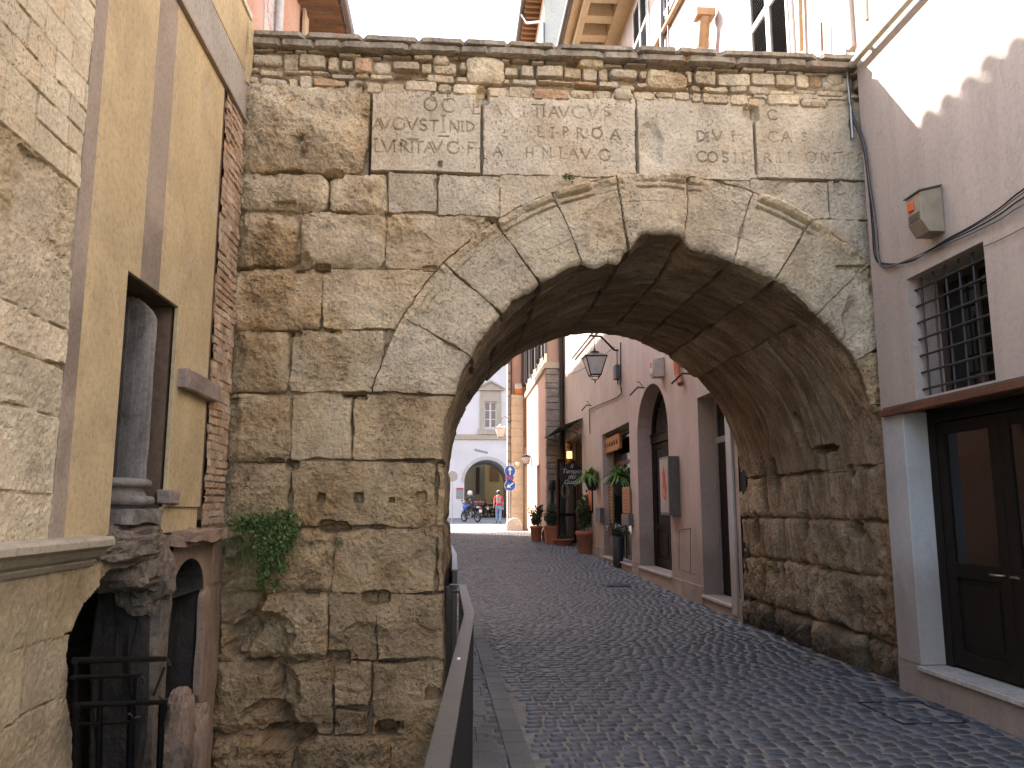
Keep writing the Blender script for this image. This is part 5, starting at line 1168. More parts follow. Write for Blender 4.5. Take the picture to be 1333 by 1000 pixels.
MB().box(.20, .66, YF-.05, YF-.003, 2.15, 2.75).build('board', plain('board_grey', (.25,.25,.26), .6), ns); MB().box(.20, .66, YF-.055, YF-.003, 2.76, 2.86).build('heading', plain('board_red', (.45,.04,.05), .6), ns)
lt = MB(); 
for i in range(7): a_ = 1.4+i*.13; lt.tube([(a_, YF-.02, 5.35-.03*i), (a_+.05, YF-.02, 5.50-.03*i), (a_+.09, YF-.02, 5.33-.03*i)], .018, 4)
lt.build('faded_marks', plain('faded_black', (.15,.15,.16), .8), fb)
# things seen through the archway
ob = thing('ochre_building', (4, 66, .9), 'ochre building with brown shutter seen through the far archway', 'building')
MB().box(2.55, 12, 66, 70, .8, 12).build('wall', mat('ochre_far', (.50,.36,.17), .9, .08, 1), ob)
MB().box(3.0, 3.75, 65.93, 65.998, 3.7, 4.9).build('shutter', plain('brown_far', (.22,.12,.05), .7), ob)
cb2 = thing('cream_building', (1.6, 68, .9), 'pale cream building seen on the left through the far archway', 'building')
MB().box(-6, 2.5, 63.5, 70, .8, 12).build('wall', mat('cream_far', (.50,.46,.33), .9, .08, 1), cb2)
MB().box(1.75, 2.05, 63.43, 63.498, 2.6, 4.7).build('shutter', plain('dark_far', (.10,.07,.05), .7), cb2)
sheet('square_paving', mat('square_paving_stone', (.22, .215, .215), .75, .25, 6, bump=.6, bscale=18, fine=.25), [-32, -14, -8, -4, 0, 4, 9], [35.9]+list(np.arange(37, 90, 1.5)), -.004)
# ground outside the streets
struct(MB().box(-60, 60, -50, 120, -2.9, -2.7).build('ground', M_EARTH))
# ================================================================ STREET FURNITURE AND PLANTS ALONG THE SHOP WALL
def gx(x, Y, dy=0):  # X of image column x at depth Y near the paving
    return on(x, 700, 1, Y)[0]
M_TC = mat('terracotta', (.42, .16, .09), .85, .12, 4, stain=(.36,.16,.11), bump=.2)
M_DLF = leafmat('oleander_leaf', (.018,.035,.012), (.07,.11,.045)); M_FERN = leafmat('fern_leaf', (.07,.17,.02), (.24,.44,.07)); M_SOIL = plain('soil', (.05,.035,.025), 1)
def potted(x, Y, r, h, label, shrub=(.28, .9, 900), square=False, group=None, z=None, leafsz=.09, m=M_TC, tall=False, flowers=None):
    X = gx(x, Y); z = gz(Y) if z is None else z
    t = thing('potted_shrub', (X, Y, z), label, 'potted plant', group)
    mb = MB()
    if square: mb.prism([(-r, -r), (r, -r), (r, r), (-r, r)], 0, h, axis=2); mb.v = [(X+a*(1 if c > .01 else .82), Y+b*(1 if c > .01 else .82), z+c) for a, b, c in mb.v]; mb.box(X-r*1.08, X+r*1.08, Y-r*1.08, Y+r*1.08, z+h*.86, z+h*1.0+.004)
    elif tall: mb.lathe([(r*.68, 0), (r*.7, .01), (r, h), (r*.93, h), (r*.9, h-.05), (0, h-.05)], c=(X, Y, z), n=24)
    else: mb.lathe([(r*.74, 0), (r*.78, .02), (r*.93, h*.82), (r*1.0, h*.83), (r*1.04, h*.86), (r*1.04, h*.97), (r*1.0, h), (r*.9, h), (r*.88, h-.05), (0, h-.05)], c=(X, Y, z), n=28)
    mb.build('pot', m, t, bevel=0)
    rp = random.Random(int(x)); st = MB(); fo = MB(); rs, hs, n = shrub
    for i in range(14):
        a = rp.uniform(0, 6.28); q = rp.uniform(.2, 1)*rs; top = Vector((X+math.cos(a)*q, Y+math.sin(a)*q*.8, z+h+hs*rp.uniform(.45, 1)))
        b0 = Vector((X+math.cos(a)*r*.2, Y+math.sin(a)*r*.2, z+h-.05)); mid = (b0+top)/2+Vector((0, 0, .05)); st.tube([b0, mid, top], .008, 4)
        for k in range(n//14):
            t_ = rp.uniform(.25, 1.05); p = b0.lerp(top, t_)+Vector((rp.gauss(0, .04), rp.gauss(0, .04), rp.gauss(0, .04)))
            leafy(fo, p, (.03, .03, .03), 1, leafsz, rp, up=.9)
    st.build('stems', MATS['stem'], t); fo.build('foliage', M_DLF, t)
    if flowers:
        fl = MB()
        for i in range(26): a = rp.uniform(0, 6.28); q = rp.uniform(.1, 1)*rs*1.0; c = Vector((X+math.cos(a)*q, Y+math.sin(a)*q, z+h+hs*rp.uniform(.5, 1))); leafy(fl, c, (.02, .02, .02), 5, .035, rp)
        fl.build('flowers', plain('red_petal', flowers, .6), t)
    return t
potted(763, 23.9, .30, .64, 'dark leafy shrub in a large round terracotta pot nearest on the shop wall', (.34, 1.0, 1500), group='terracotta pots by the wall')
potted(718, 27.8, .24, .60, 'leafy shrub in a square terracotta pot behind the open glass door', (.36, .75, 1000), square=True, group='terracotta pots by the wall')
potted(698, 29.0, .22, .55, 'white flowering shrub in a terracotta pot farthest down the wall', (.30, .7, 900), group='terracotta pots by the wall', flowers=(.8,.78,.75))
potted(709, 29.2, .11, .26, 'small low terracotta pot between two larger pots', (.10, .12, 60), group='terracotta pots by the wall')
potted(733, 27.1, .36, .20, 'wide shallow terracotta bowl under the open glass door', (.2, .05, 30), group='terracotta pots by the wall')
potted(804, 19.75, .17, .72, 'tall dark tapered planter with red flowers beside the shop step', (.27, .28, 420), m=plain('black_plastic', (.03,.03,.035), .5), tall=True, flowers=(.5,.03,.06), z=gz(19.7)+.02, leafsz=.06)
def fern(x, y, Y, s, label, X=None):
    p = on(x, y, 1, Y); c = Vector((3.78, Y, p[2])) if X is None else Vector((X, Y, p[2]))
    c.x = p[0]; t = thing('hanging_fern', (c.x, c.y, c.z-.3), label, 'hanging plant', 'ferns hung on the shop wall')
    mb = MB(); mb.lathe([(0, -.30*s), (.1*s, -.28*s), (.24*s, .02), (.22*s, .02), (0, -.02)], c=(c.x+.06, c.y, c.z-.12*s), n=18); mb.build('planter', plain('black_plastic', (.03,.03,.035), .5), t)
    MB().tube([(4.1, c.y, c.z-.3*s), (c.x+.15, c.y, c.z-.15*s), (4.1, c.y, c.z+.05)], .012, 5).build('bracket', M_CAB, t)
    rp = random.Random(int(x)); fo = MB()
    for i in range(190):
        a = rp.uniform(0, 6.28); e = rp.uniform(-.1, 1.3); d = Vector((math.cos(a)*math.cos(e), math.sin(a)*math.cos(e), math.sin(e))); L_ = .46*s*rp.uniform(.6, 1.1); pts = []
        for k in range(6): u = k/5; pts.append(c+Vector((0, 0, -.05))+d*L_*u+Vector((0, 0, -.22*s*u*u)))
        sd = d.cross(Vector((0, 0, 1))).normalized()
        for k in range(5):
            p0, p1 = pts[k], pts[k+1]; w_ = .022*s*(1-k*.16)
            for sgn in (-1, 1):
                for q in range(3): b_ = p0.lerp(p1, q/3); fo.poly([b_, b_+(p1-p0)*.35+sd*sgn*w_*1.6, b_+(p1-p0)*.55], [(0, 1, 2)])
            fo.poly([p0-sd*.002, p0+sd*.002, p1], [(0, 1, 2)])
    fo.build('fronds', M_FERN, t)
fern(768, 617, 22.7, 1.15, 'smaller green fern in a black wall planter left of the shop opening'); fern(806, 618, 19.85, 1.3, 'larger green fern in a black wall planter right of the shop opening')
# text helper
def text(body, size, name, m, parent, M, shear=0.0, ext=.002, align='CENTER'):
    cu = bpy.data.curves.new(name, 'FONT'); cu.body = body; cu.size = size; cu.align_x = align; cu.align_y = 'CENTER'; cu.extrude = ext; cu.shear = shear; cu.space_line = .85
    o = bpy.data.objects.new(name, cu); COL.objects.link(o); dg = bpy.context.evaluated_depsgraph_get(); me = bpy.data.meshes.new_from_object(o.evaluated_get(dg)); bpy.data.objects.remove(o)
    me.transform(M); me.materials.clear(); me.materials.append(m); return link(name, me, parent)
def faceY(x, y, z): return Matrix(((1, 0, 0, x), (0, 0, -1, y), (0, 1, 0, z), (0, 0, 0, 1)))      # lettering that faces -Y
def faceX(x, y, z): return Matrix(((0, 0, -1, x), (-1, 0, 0, y), (0, 1, 0, z), (0, 0, 0, 1)))     # lettering that faces -X
M_TXW = plain('white_paint', (.75,.74,.70), .6); M_TXB = plain('black_paint', (.03,.03,.03), .6)
# restaurant sign
p = on(744, 618, 1, 26.6); sg = thing('oval_sign', (p[0], 26.6, p[2]-.35), 'black oval restaurant sign with white script hanging by the open glass door', 'sign')
mb = MB(); mb.prism([(p[0]+.40*math.cos(a), p[2]+.36*math.sin(a)) for a in np.linspace(0, 2*math.pi, 29)[:-1]], 26.6, 26.63, axis=1); mb.build('board', plain('sign_black', (.012,.012,.013), .5), sg)
text('Il\nTempio\ndel\nGusto', .21, 'lettering', M_TXW, sg, faceY(p[0], 26.596, p[2]+.02), .35)
MB().tube([(4.12, 26.62, p[2]+.4), (p[0], 26.62, p[2]+.4), (p[0], 26.62, p[2]+.34)], .012, 6).build('hanger', M_CAB, sg)
# open glass door
od = thing('open_glass_door', (3.9, 27.5, .33), 'open glazed door in a dark frame with a round etched crest', 'door')
A = Vector((3.52, 27.15, .0)); B = Vector((4.28, 28.2, 0)); d = (B-A); l_ = d.length; d.normalize(); n_ = Vector((-d.y, d.x, 0)); Mx = Matrix(((d.x, n_.x, 0, A.x), (d.y, n_.y, 0, A.y), (0, 0, 1, 0), (0, 0, 0, 1)))
mb = MB(); z0, z1 = .36, 3.22
mb.box(0, .13, -.03, .03, z0, z1, M=Mx).box(l_-.1, l_, -.03, .03, z0, z1, M=Mx).box(.13, l_-.1, -.03, .03, z1-.12, z1, M=Mx).box(.13, l_-.1, -.03, .03, z0, z0+.14, M=Mx).box(.13, l_-.1, -.03, .03, 1.28, 1.38, M=Mx); mb.build('frame', plain('red_brown_frame', (.05,.02,.015), .4), od)
MG = plain('clear_glass', (.55,.6,.6), .03, 0, .6, trans=.9)
for a_, b_ in ((z0+.14, 1.28), (1.38, z1-.12)): MB().box(.13, l_-.1, -.006, .006, a_, b_, M=Mx).build('glass_pane', MG, od)
mb = MB()
for R_ in (.26, .19):
    pts = [Mx @ Vector((l_*.42+R_*math.cos(a), -.012, 2.15+R_*math.sin(a))) for a in np.linspace(0, 2*math.pi, 25)]; mb.tube(pts, .014, 4, cap=False)
mb.build('crest', plain('etched_white', (.5,.5,.48), .7), od)
# awning with scrolls
aw = thing('awning', (3.8, 27.4, 3.95), 'dark tin awning on scrolled iron brackets above the restaurant door', 'awning')
MB().poly([(4.09, 25.2, 4.42), (4.09, 29.3, 4.42), (3.3, 29.3, 4.12), (3.3, 25.2, 4.12), (4.09, 25.2, 4.39), (4.09, 29.3, 4.39), (3.3, 29.3, 4.09), (3.3, 25.2, 4.09)], [(0, 1, 2, 3), (4, 5, 6, 7), (0, 1, 5, 4), (2, 3, 7, 6), (1, 2, 6, 5), (0, 3, 7, 4)]).build('canopy', plain('dark_tin', (.05,.045,.04), .5, .4), aw)
for y in (25.3, 29.2):
    mb = MB(); mb.tube([(4.08, y, 3.5), (3.9, y, 3.95), (3.4, y, 4.1)], .015, 6)
    for cx_, cz_, r_ in ((3.95, 4.12, .12), (3.72, 4.16, .07)): mb.tube([(cx_+r_*(1-t/14)*math.cos(t*.7), y, cz_+r_*(1-t/14)*math.sin(t*.7)) for t in range(12)], .010, 5)
    mb.build('scroll_bracket', M_CAB, aw)
def lantern(P, s, label, pane, name='lantern', body=None):
    """tapered four-sided street lantern, top at P"""
    body = body or M_BLK; t = thing(name, P, label, 'lantern'); x, y, z = P
    wt, wb, h = .26*s, .13*s, .46*s; f = MB()
    ct = [(x-wt, y-wt), (x+wt, y-wt), (x+wt, y+wt), (x-wt, y+wt)]; cb_ = [(x-wb, y-wb), (x+wb, y-wb), (x+wb, y+wb), (x-wb, y+wb)]; zt = z-.16*s; zb = zt-h
    for i in range(4):
        j = (i+1) % 4; f.tube([(*ct[i], zt), (*cb_[i], zb)], .014*s, 5); f.tube([(*ct[i], zt), (*ct[j], zt)], .018*s, 5); f.tube([(*cb_[i], zb), (*cb_[j], zb)], .014*s, 5)
    for q in ct[:4]: pass
    for i in range(4): f.tube([(*cb_[i], zb), ((cb_[i][0]+x)/2, (cb_[i][1]+y)/2, zb-.10*s), (x, y, zb-.13*s)], .008*s, 5)
    f.tube([(x, y, zb-.10*s), (x, y, zb-.2*s)], .014*s, 6); f.build('frame', body, t)
    r = MB(); r.poly([(x-wt*1.15, y-wt*1.15, zt), (x+wt*1.15, y-wt*1.15, zt), (x+wt*1.15, y+wt*1.15, zt), (x-wt*1.15, y+wt*1.15, zt), (x-.1*s, y-.1*s, z-.05*s), (x+.1*s, y-.1*s, z-.05*s), (x+.1*s, y+.1*s, z-.05*s), (x-.1*s, y+.1*s, z-.05*s)], [(0, 1, 2, 3), (4, 5, 6, 7), (0, 1, 5, 4), (1, 2, 6, 5), (2, 3, 7, 6), (3, 0, 4, 7)]); r.lathe([(.12*s, -.05*s), (.12*s, -.02*s), (.03*s, 0), (.02*s, .06*s)], c=(x, y, z), n=12); r.build('roof', body, t)
    for i in range(4):
        j = (i+1) % 4; e = .97; g = [Vector((*ct[i], zt-.01)), Vector((*ct[j], zt-.01)), Vector((*cb_[j], zb+.01)), Vector((*cb_[i], zb+.01))]; c = sum(g, Vector())/4; g = [c+(v-c)*.93 for v in g]
        MB().poly(g, [(0, 1, 2, 3)]).build('glass_pane', pane, t)
    b = MB(); b.lathe([(0, 0), (.04*s, .02*s), (.05*s, .12*s), (.03*s, .2*s), (0, .22*s)], c=(x, y, zt-.3*s), n=10); b.build('bulb', plain('frosted', (.7,.7,.68), .4), t)
    return t
M_FROST = plain('frosted_pane', (.50, .48, .47), .35, 0, .5)
Pl = on(774, 457, 1, 19.5); lt_ = lantern((Pl[0], 19.5, Pl[2]), 1.0, 'black four-sided street lantern hanging from a wall bracket just beyond the arch', M_FROST)
wb = thing('lamp_bracket', (4.05, 19.5, 5.2), 'black iron lamp bracket with junction box and cable on the pink wall', 'bracket')
b1 = on(767, 437, 1, 19.5); b2 = on(782, 438, 1, 19.5); b3 = on(800, 456, 1, 19.5)
MB().tube([(b1[0], 19.5, b1[2]), (b2[0], 19.5, b2[2]), (b3[0], 19.5, b3[2]), (4.1, 19.5, b3[2])], .028, 8).build('arm', M_BLK, wb)
MB().tube([(Pl[0], 19.5, Pl[2]), (Pl[0], 19.5, b1[2])], .01, 5).build('chain', M_BLK, wb)
MB().box(3.98, 4.09, 19.3, 19.6, 4.75, 5.1).build('junction_box', plain('grey_box', (.10,.10,.10), .5), wb)
def wireon(pts, X, r, parent, m=M_CAB): return wire(pts, X, r, m, parent=parent)
wireon([(808,446),(808,500),(806,515),(780,527),(767,533)], 4.06, .016, wb); wireon([(803,455),(804,500)], 4.07, .012, wb); wireon([(767,533),(768,565)], 4.07, .012, wb); wireon([(735,488),(752,484),(775,470),(800,452)], 4.0, .009, wb)
mb = MB(); q0 = on(745, 463, 0, 4.02); q1 = on(772, 436, 0, 4.02); mb.tube([(4.02, q0[1], (q0[2]+q1[2])/2), (4.02, 12.0, (q0[2]+q1[2])/2)], .04, 8); tag(mb.build('wall_pipe', MATS['cream_pipe']), 'cream pipe along the sunlit top of the pink wall behind the street lantern', 'pipe')
# brass lantern under awning
Pb = on(741, 574, 1, 26.9); bl_ = thing('brass_lantern', (Pb[0], 26.9, Pb[2]-.8), 'slim brass lantern hanging under the dark awning', 'lantern'); M_BRS = plain('brass_lamp', (.35,.20,.08), .35, .8)
MB().lathe([(.0, 0), (.03, -.02), (.11, -.08), (.13, -.22), (.06, -.3), (.1, -.36)], c=(Pb[0], 26.9, Pb[2]), n=14).build('top', M_BRS, bl_)
MB().lathe([(.09, -.36), (.09, -.6)], c=(Pb[0], 26.9, Pb[2]), n=12).build('glass', plain('amber_glass', (.5,.3,.1), .2, emis=((1, .6, .2), .6)), bl_)
MB().lathe([(.1, -.6), (.08, -.64), (.16, -.76), (.02, -.82)], c=(Pb[0], 26.9, Pb[2]), n=14).build('base', M_BRS, bl_)
MB().tube([(Pb[0], 26.9, Pb[2]), (Pb[0], 26.9, 4.12)], .008, 5).build('chain', M_CAB, bl_)
# wooden hanging sign, menu boards, boxes
hs = thing('wooden_sign', (4.0, 20.2, 3.0), 'orange brown carved wooden sign hanging in the shop opening', 'sign'); a0 = lx(783, 580, 4.2); a1 = lx(807, 580, 4.2)
zc = on(795, 579, 0, 4.2)[2]; mb = MB(); rock(mb, 4.18, 4.26, a1[0], a0[0], zc-.20, zc+.20, 6, .014, 5); mb.build('board', mat('carved_wood', (.42,.19,.07), .7, .2, 6, bump=.4, stretch=(4, .5, 4)), hs)
mb = MB()
for k in range(8):
    y = a1[0]+.2+k*(a0[0]-a1[0]-.4)/7; mb.tube([(4.172, y, zc-.06), (4.172, y+.06, zc+.07), (4.172, y+.12, zc-.04)], .012, 4)
mb.build('carving', plain('burnt_wood', (.10,.04,.02), .7), hs)
MB().tube([(4.22, a1[0]+.4, zc+.2), (4.22, (a0[0]+a1[0])/2, zc+.5), (4.22, a0[0]-.4, zc+.2)], .012, 5).build('hanger', M_CAB, hs)
def board(name, label, cat, x0, x1, y0, y1, X, m, th=.04, lines=0, lm=None, frame=None):
    a = lx(x0, (y0+y1)/2, X)[0]; b = lx(x1, (y0+y1)/2, X)[0]; ym = (x0+x1)/2; zt = on(ym, y0, 0, X)[2]; zb = on(ym, y1, 0, X)[2]
    t = thing(name, (X, (a+b)/2, zb), label, cat); o = MB().box(X, X+th, b, a, zb, zt).build('panel', m, t, bevel=.006)
    if frame: MB().box(X+.005, X+th+.01, b-.05, a+.05, zb-.05, zt+.05).build('frame', frame, t)
    if lines:
        mb = MB(); rr = random.Random(int(x0))
        for i in range(lines): z = zt-.08-(zt-zb-.16)*i/max(1, lines-1); mb.box(X-.003, X+.001, b+.06+rr.random()*.1*(a-b), a-.06-rr.random()*.3*(a-b), z-.012, z+.012)
        mb.build('writing', lm or M_TXB, t)
    return t
M_KRAFT = plain('menu_wood', (.36,.22,.10), .7)
board('menu_board', 'tall wooden menu board full of dark writing in the shop opening', 'menu board', 787, 797, 622, 694, 4.25, M_KRAFT, lines=16)
board('menu_board', 'narrow wooden menu board with red writing on the wall right of the shop opening', 'menu board', 810, 819, 634, 668, 4.04, M_KRAFT, lines=7, lm=plain('menu_red', (.4,.06,.04), .6))
board('small_poster', 'small framed orange poster on the wall between fern and terracotta pot', 'poster', 766, 770, 638, 665, 4.06, plain('orange_print', (.6,.16,.04), .6), frame=M_WOOD)
board('meter_box', 'grey metal box on the wall right of the orange poster', 'box', 775, 781, 661, 680, 3.98, plain('box_grey', (.12,.11,.11), .5), th=.12)
board('meter_box', 'grey metal box under the red lettered menu board', 'box', 809, 818, 669, 684, 3.98, plain('box_grey', (.12,.11,.11), .5), th=.12)
pl_ = MB(); a = gx(719, 29.0); pl_.tube([(a, 29.0, gz(29)), (a, 29.0, 2.2)], .07, 10); pl_.lathe([(.10, 2.2), (.13, 2.22), (.13, 2.55), (.1, 2.56)], c=(a, 29.0, 0), n=12)
tag(pl_.build('post_lamp', M_CAB), 'slim black post in front of the stone quoin of the palazzo', 'post')
# small details on the tall wall near the arched door: cracks of a bricked panel
mb = MB(); 
for q in ([(884,690),(884,742)], [(899,688),(899,745)], [(884,690),(899,688)], [(888,742),(905,748)]): mb.tube([(4.098, *lx(*v, 4.098)) for v in q], .006, 4)
mb.build('wall_crack', plain('crack_dark', (.16,.12,.10), .9), rb2)
# ---------------------------------------------------------------- square: signs, mirror, lamp
def disc(mb, c, r, th, n=20): mb.prism([(c[0]+r*math.cos(a), c[2]+r*math.sin(a)) for a in np.linspace(0, 2*math.pi, n+1)[:-1]], c[1], c[1]+th, axis=1); return mb
M_BLU = plain('sign_blue', (.02,.13,.50), .4); M_SW = plain('sign_white', (.75,.75,.75), .5); M_SR = plain('sign_red', (.55,.02,.03), .5)
ps = on(664, 614, 1, 37.6); XS = ps[0]; sp = thing('road_sign', (XS, 37.6, .5), 'stack of round blue road signs with white arrows in front of the cream pilaster', 'road sign')
MB().tube([(XS, 37.7, .5), (XS, 37.7, ps[2]+.4)], .03, 8).build('post', plain('galvanised', (.4,.4,.4), .4, .7), sp)
def rsign(py, r, kind):
    z = on(664, py, 1, 37.6)[2]; o = disc(MB(), (XS, 37.62, z), r, .02).build('sign_disc', M_SW, sp); y = 37.612
    if kind == 'no': disc(MB(), (XS, 37.612, z), r*.94, .007).build('face', M_SR, o); disc(MB(), (XS, 37.605, z), r*.75, .006).build('face', M_BLU, o); MB().prism([(XS-r*.6, z+r*.45), (XS-r*.45, z+r*.6), (XS+r*.6, z-r*.45), (XS+r*.45, z-r*.6)], 37.60, 37.604, axis=1).build('stroke', M_SR, o); return
    disc(MB(), (XS, 37.612, z), r*.93, .007).build('face', M_BLU, o); m_ = MB(); s = r
    P = [(-.09, -.7), (.09, -.7), (.09, .1), (.38, .1), (0, .68), (-.38, .1), (-.09, .1)]
    if kind == 'left': an = math.radians(125); P = [(a*math.cos(an)-b*math.sin(an), a*math.sin(an)+b*math.cos(an)) for a, b in P]
    m_.prism([(XS+a*s, z+b*s) for a, b in P], 37.604, 37.611, axis=1); m_.build('arrow', M_SW, o)
rsign(613, .27, 'up'); rsign(622, .2, 'no'); rsign(632, .27, 'left')
cp = on(589, 620, 1, 45); cm = thing('traffic_mirror', (cp[0], 45, .74), 'grey back of a round traffic mirror on its pole left of the far archway', 'mirror')
disc(MB(), (cp[0], 45, cp[2]), .30, .08, 24).build('mirror_back', plain('mirror_grey', (.28,.28,.29), .5), cm, bevel=.02); MB().tube([(cp[0], 45.1, .7), (cp[0], 45.1, cp[2]-.2)], .03, 8).build('pole', MATS['galvanised'], cm)
Pf = on(652, 553, 1, 37.3); lantern((Pf[0], 37.3, Pf[2]), .95, 'white glazed lantern hanging from the corner house in front of the far facade', plain('bright_pane', (.75,.75,.72), .3), body=plain('pale_lamp_metal', (.4,.38,.35), .5))
lb2 = MB(); lb2.tube([(2.7, 38.1, Pf[2]+.3), (Pf[0]+.2, 37.5, Pf[2]+.42), (Pf[0], 37.3, Pf[2]+.25), (Pf[0], 37.3, Pf[2]+.02)], .018, 6); tag(lb2.build('lamp_bracket', M_CABG), 'thin grey bracket carrying the white glazed lantern', 'bracket')
Pg = on(652, 540, 1, 37.6); gl = MB(); gl.lathe([(0, -.11), (.08, -.08), (.11, 0), (.08, .08), (0, .11)], c=(on(674,604,1,37.9)[0], 37.85, on(674,604,1,37.9)[2]), n=14); tag(gl.build('globe_lamp', plain('globe_white', (.75,.72,.62), .3)), 'small white globe lamp on the cream pilaster', 'lamp')
wl = on(690, 598, 1, 36.0); lantern((3.22, 35.5, on(690,588,0,3.22)[2]), .7, 'small black wall lantern on the sunlit end of the palazzo', M_FROST)
ub = MB(); u = on(664, 690, 1, 50); ub.box(3.75, 3.93, 52.2, 52.6, gz(52), gz(52)+2.0); tag(ub.build('utility_cabinet', plain('cabinet_grey', (.42,.42,.43), .5), bevel=.02), 'narrow grey utility cabinet right of the far archway', 'cabinet')
# ================================================================ PEOPLE
def skin(name, J, E, m, parent=None, root=0, sub=1):
    bm = bmesh.new(); lay = bm.verts.layers.skin.verify(); vs = []
    for i, (p, r) in enumerate(J):
        v = bm.verts.new(p); v[lay].radius = (r, r) if not isinstance(r, tuple) else r; v[lay].use_root = (i == root); vs.append(v)
    for a, b in E: bm.edges.new((vs[a], vs[b]))
    me = bpy.data.meshes.new(name); bm.to_mesh(me); bm.free(); me.materials.append(m); o = link(name, me, parent)
    s = o.modifiers.new('skin', 'SKIN'); s.use_smooth_shade = True; s.branch_smoothing = .6
    if sub: q = o.modifiers.new('sub', 'SUBSURF'); q.levels = sub; q.render_levels = sub
    return o
M_SKIN = plain('skin', (.50,.30,.21), .6); M_HAIR = plain('dark_hair', (.04,.028,.02), .7)
def chain(pts, rad): return pts, rad
def person(o, face, pose, clothes, label):
    """pose: dict of joint -> local (x right, y forward, z up); o: ground point; face: heading angle"""
    t = thing('person', o, label, 'person'); cs, sn = math.cos(face), math.sin(face)
    W = lambda p: Vector((o[0]+p[0]*cs-p[1]*sn, o[1]+p[0]*sn+p[1]*cs, o[2]+p[2]))
    J = []; E = []; ix = {}
    def add(n, p, r, par=None):
        J.append((W(p), r)); ix[n] = len(J)-1
        if par is not None: E.append((ix[par], ix[n]))
    P = pose
    add('pel', P['pel'], .125); add('waist', P['waist'], .115, 'pel'); add('chest', P['chest'], .15, 'waist'); add('neck0', P['neck'], .06, 'chest')
    h = P['head']; add('neck1', [(a+b)/2 for a, b in zip(P['neck'], h)], .052, 'neck0'); add('head', h, .088, 'neck1'); add('crown', [h[0]+(h[0]-P['neck'][0])*.4, h[1]+(h[1]-P['neck'][1])*.2, h[2]+.085], .072, 'head')
    for s, sd in ((-1, 'l'), (1, 'r')):
        sh, el, wr = P['sh'+sd], P['el'+sd], P['wr'+sd]; add('sh'+sd, sh, .062, 'chest'); add('el'+sd, el, .043, 'sh'+sd); add('wr'+sd, wr, .028, 'el'+sd)
        dv = Vector(wr)-Vector(el); dv.normalize(); pm = Vector(wr)+dv*.055; add('palm'+sd, pm, .034, 'wr'+sd)
        sx = Vector((0, 1, 0)) if abs(dv.z) > .6 else Vector((1, 0, 0))
        for f in range(4): fp = pm+dv*(.06+.012*(1.5-abs(f-1.5)))+sx*(f-1.5)*.022; add(f'f{f}{sd}', fp, .0095, 'palm'+sd); add(f'g{f}{sd}', fp+dv*.025-sx*0+Vector((-s*.012, 0, 0)), .008, f'f{f}{sd}')
        add('th'+sd, pm+sx*.05+dv*.01, .011, 'palm'+sd)
        add('hp'+sd, P['hp'+sd], .092, 'pel'); add('kn'+sd, P['kn'+sd], .06, 'hp'+sd); add('cf'+sd, [(a*2+b)/3 for a, b in zip(P['kn'+sd], P['an'+sd])], .055, 'kn'+sd); add('an'+sd, P['an'+sd], .038, 'cf'+sd); add('to'+sd, P['to'+sd], .035, 'an'+sd)
    skin('body', J, E, M_SKIN, t)
    def garment(name, names, radii, edges, m):
        JJ = [(W(P[n]), r) for n, r in zip(names, radii)]; skin(name, JJ, edges, m, t)
    top, legs, shoe, hair = clothes
    garment('shirt', ['waist', 'chest', 'shl', 'shr', 'ell', 'elr', 'neck', 'pel'], [.145, .172, .085, .085, .07, .07, .085, .15], [(0, 1), (1, 2), (1, 3), (2, 4), (3, 5), (1, 6), (7, 0)], top)
    garment('trousers', ['pel', 'hpl', 'hpr', 'knl', 'knr', 'anl', 'anr'], [.145, .108, .108, .078, .078, .062, .062], [(0, 1), (0, 2), (1, 3), (2, 4), (3, 5), (4, 6)], legs)
    for sd in 'lr':
        a, b = Vector(P['an'+sd]), Vector(P['to'+sd]); skin('shoe', [(W(a+Vector((0, -.04, -.02))), .045), (W(a*.4+b*.6), .048), (W(b), .04)], [(0, 1), (1, 2)], shoe, t)
    return t, W
walk = dict(pel=(0,0,.93), waist=(0,.01,1.10), chest=(0,0,1.32), neck=(0,.01,1.49), head=(0,.03,1.62), shl=(-.17,0,1.42), shr=(.17,0,1.42), ell=(-.24,-.05,1.15), elr=(.24,.03,1.15), wrl=(-.25,.04,.92), wrr=(.25,.12,.93),
    hpl=(-.09,0,.88), hpr=(.09,0,.88), knl=(-.09,.10,.50), knr=(.09,-.02,.49), anl=(-.09,.06,.09), anr=(.09,-.20,.11), tol=(-.10,.2,.04), tor=(.10,-.07,.035))
xw = on(649, 680, 1, 44)[0]
t, W = person((xw, 44, gz(44)), 0.0, walk, (plain('red_shirt', (.65,.012,.035), .8), plain('blue_jeans', (.16,.25,.42), .9), plain('dark_shoe', (.03,.03,.03), .7), 0), 'person walking away in a red shirt and blue jeans with a small grey backpack')
mb = MB(); blob(mb, W((0, -.03, 1.66)), (.095, .105, .10), 3, .04, 3); mb.build('hair', M_HAIR, t)
mb = MB(); mb.lathe([(.103, 0), (.10, .05), (.06, .09), (0, .10)], c=W((0, .02, 1.69)), n=16); mb.build('cap', plain('grey_cap', (.42,.41,.39), .8), t)
mb = MB(); rock(mb, *sorted((W((-.12, 0, 0)).x, W((.12, 0, 0)).x)), 43.70, 43.84, gz(44)+1.08, gz(44)+1.42, 4, .015, 2); mb.build('backpack', plain('grey_bag', (.25,.23,.21), .8), t)
mb = MB()
for s in (-1, 1): mb.tube([W((s*.09, -.17, 1.42)), W((s*.10, -.02, 1.51)), W((s*.10, .14, 1.38))], .018, 6)
mb.build('straps', plain('grey_bag', (.25,.23,.21), .8), t)
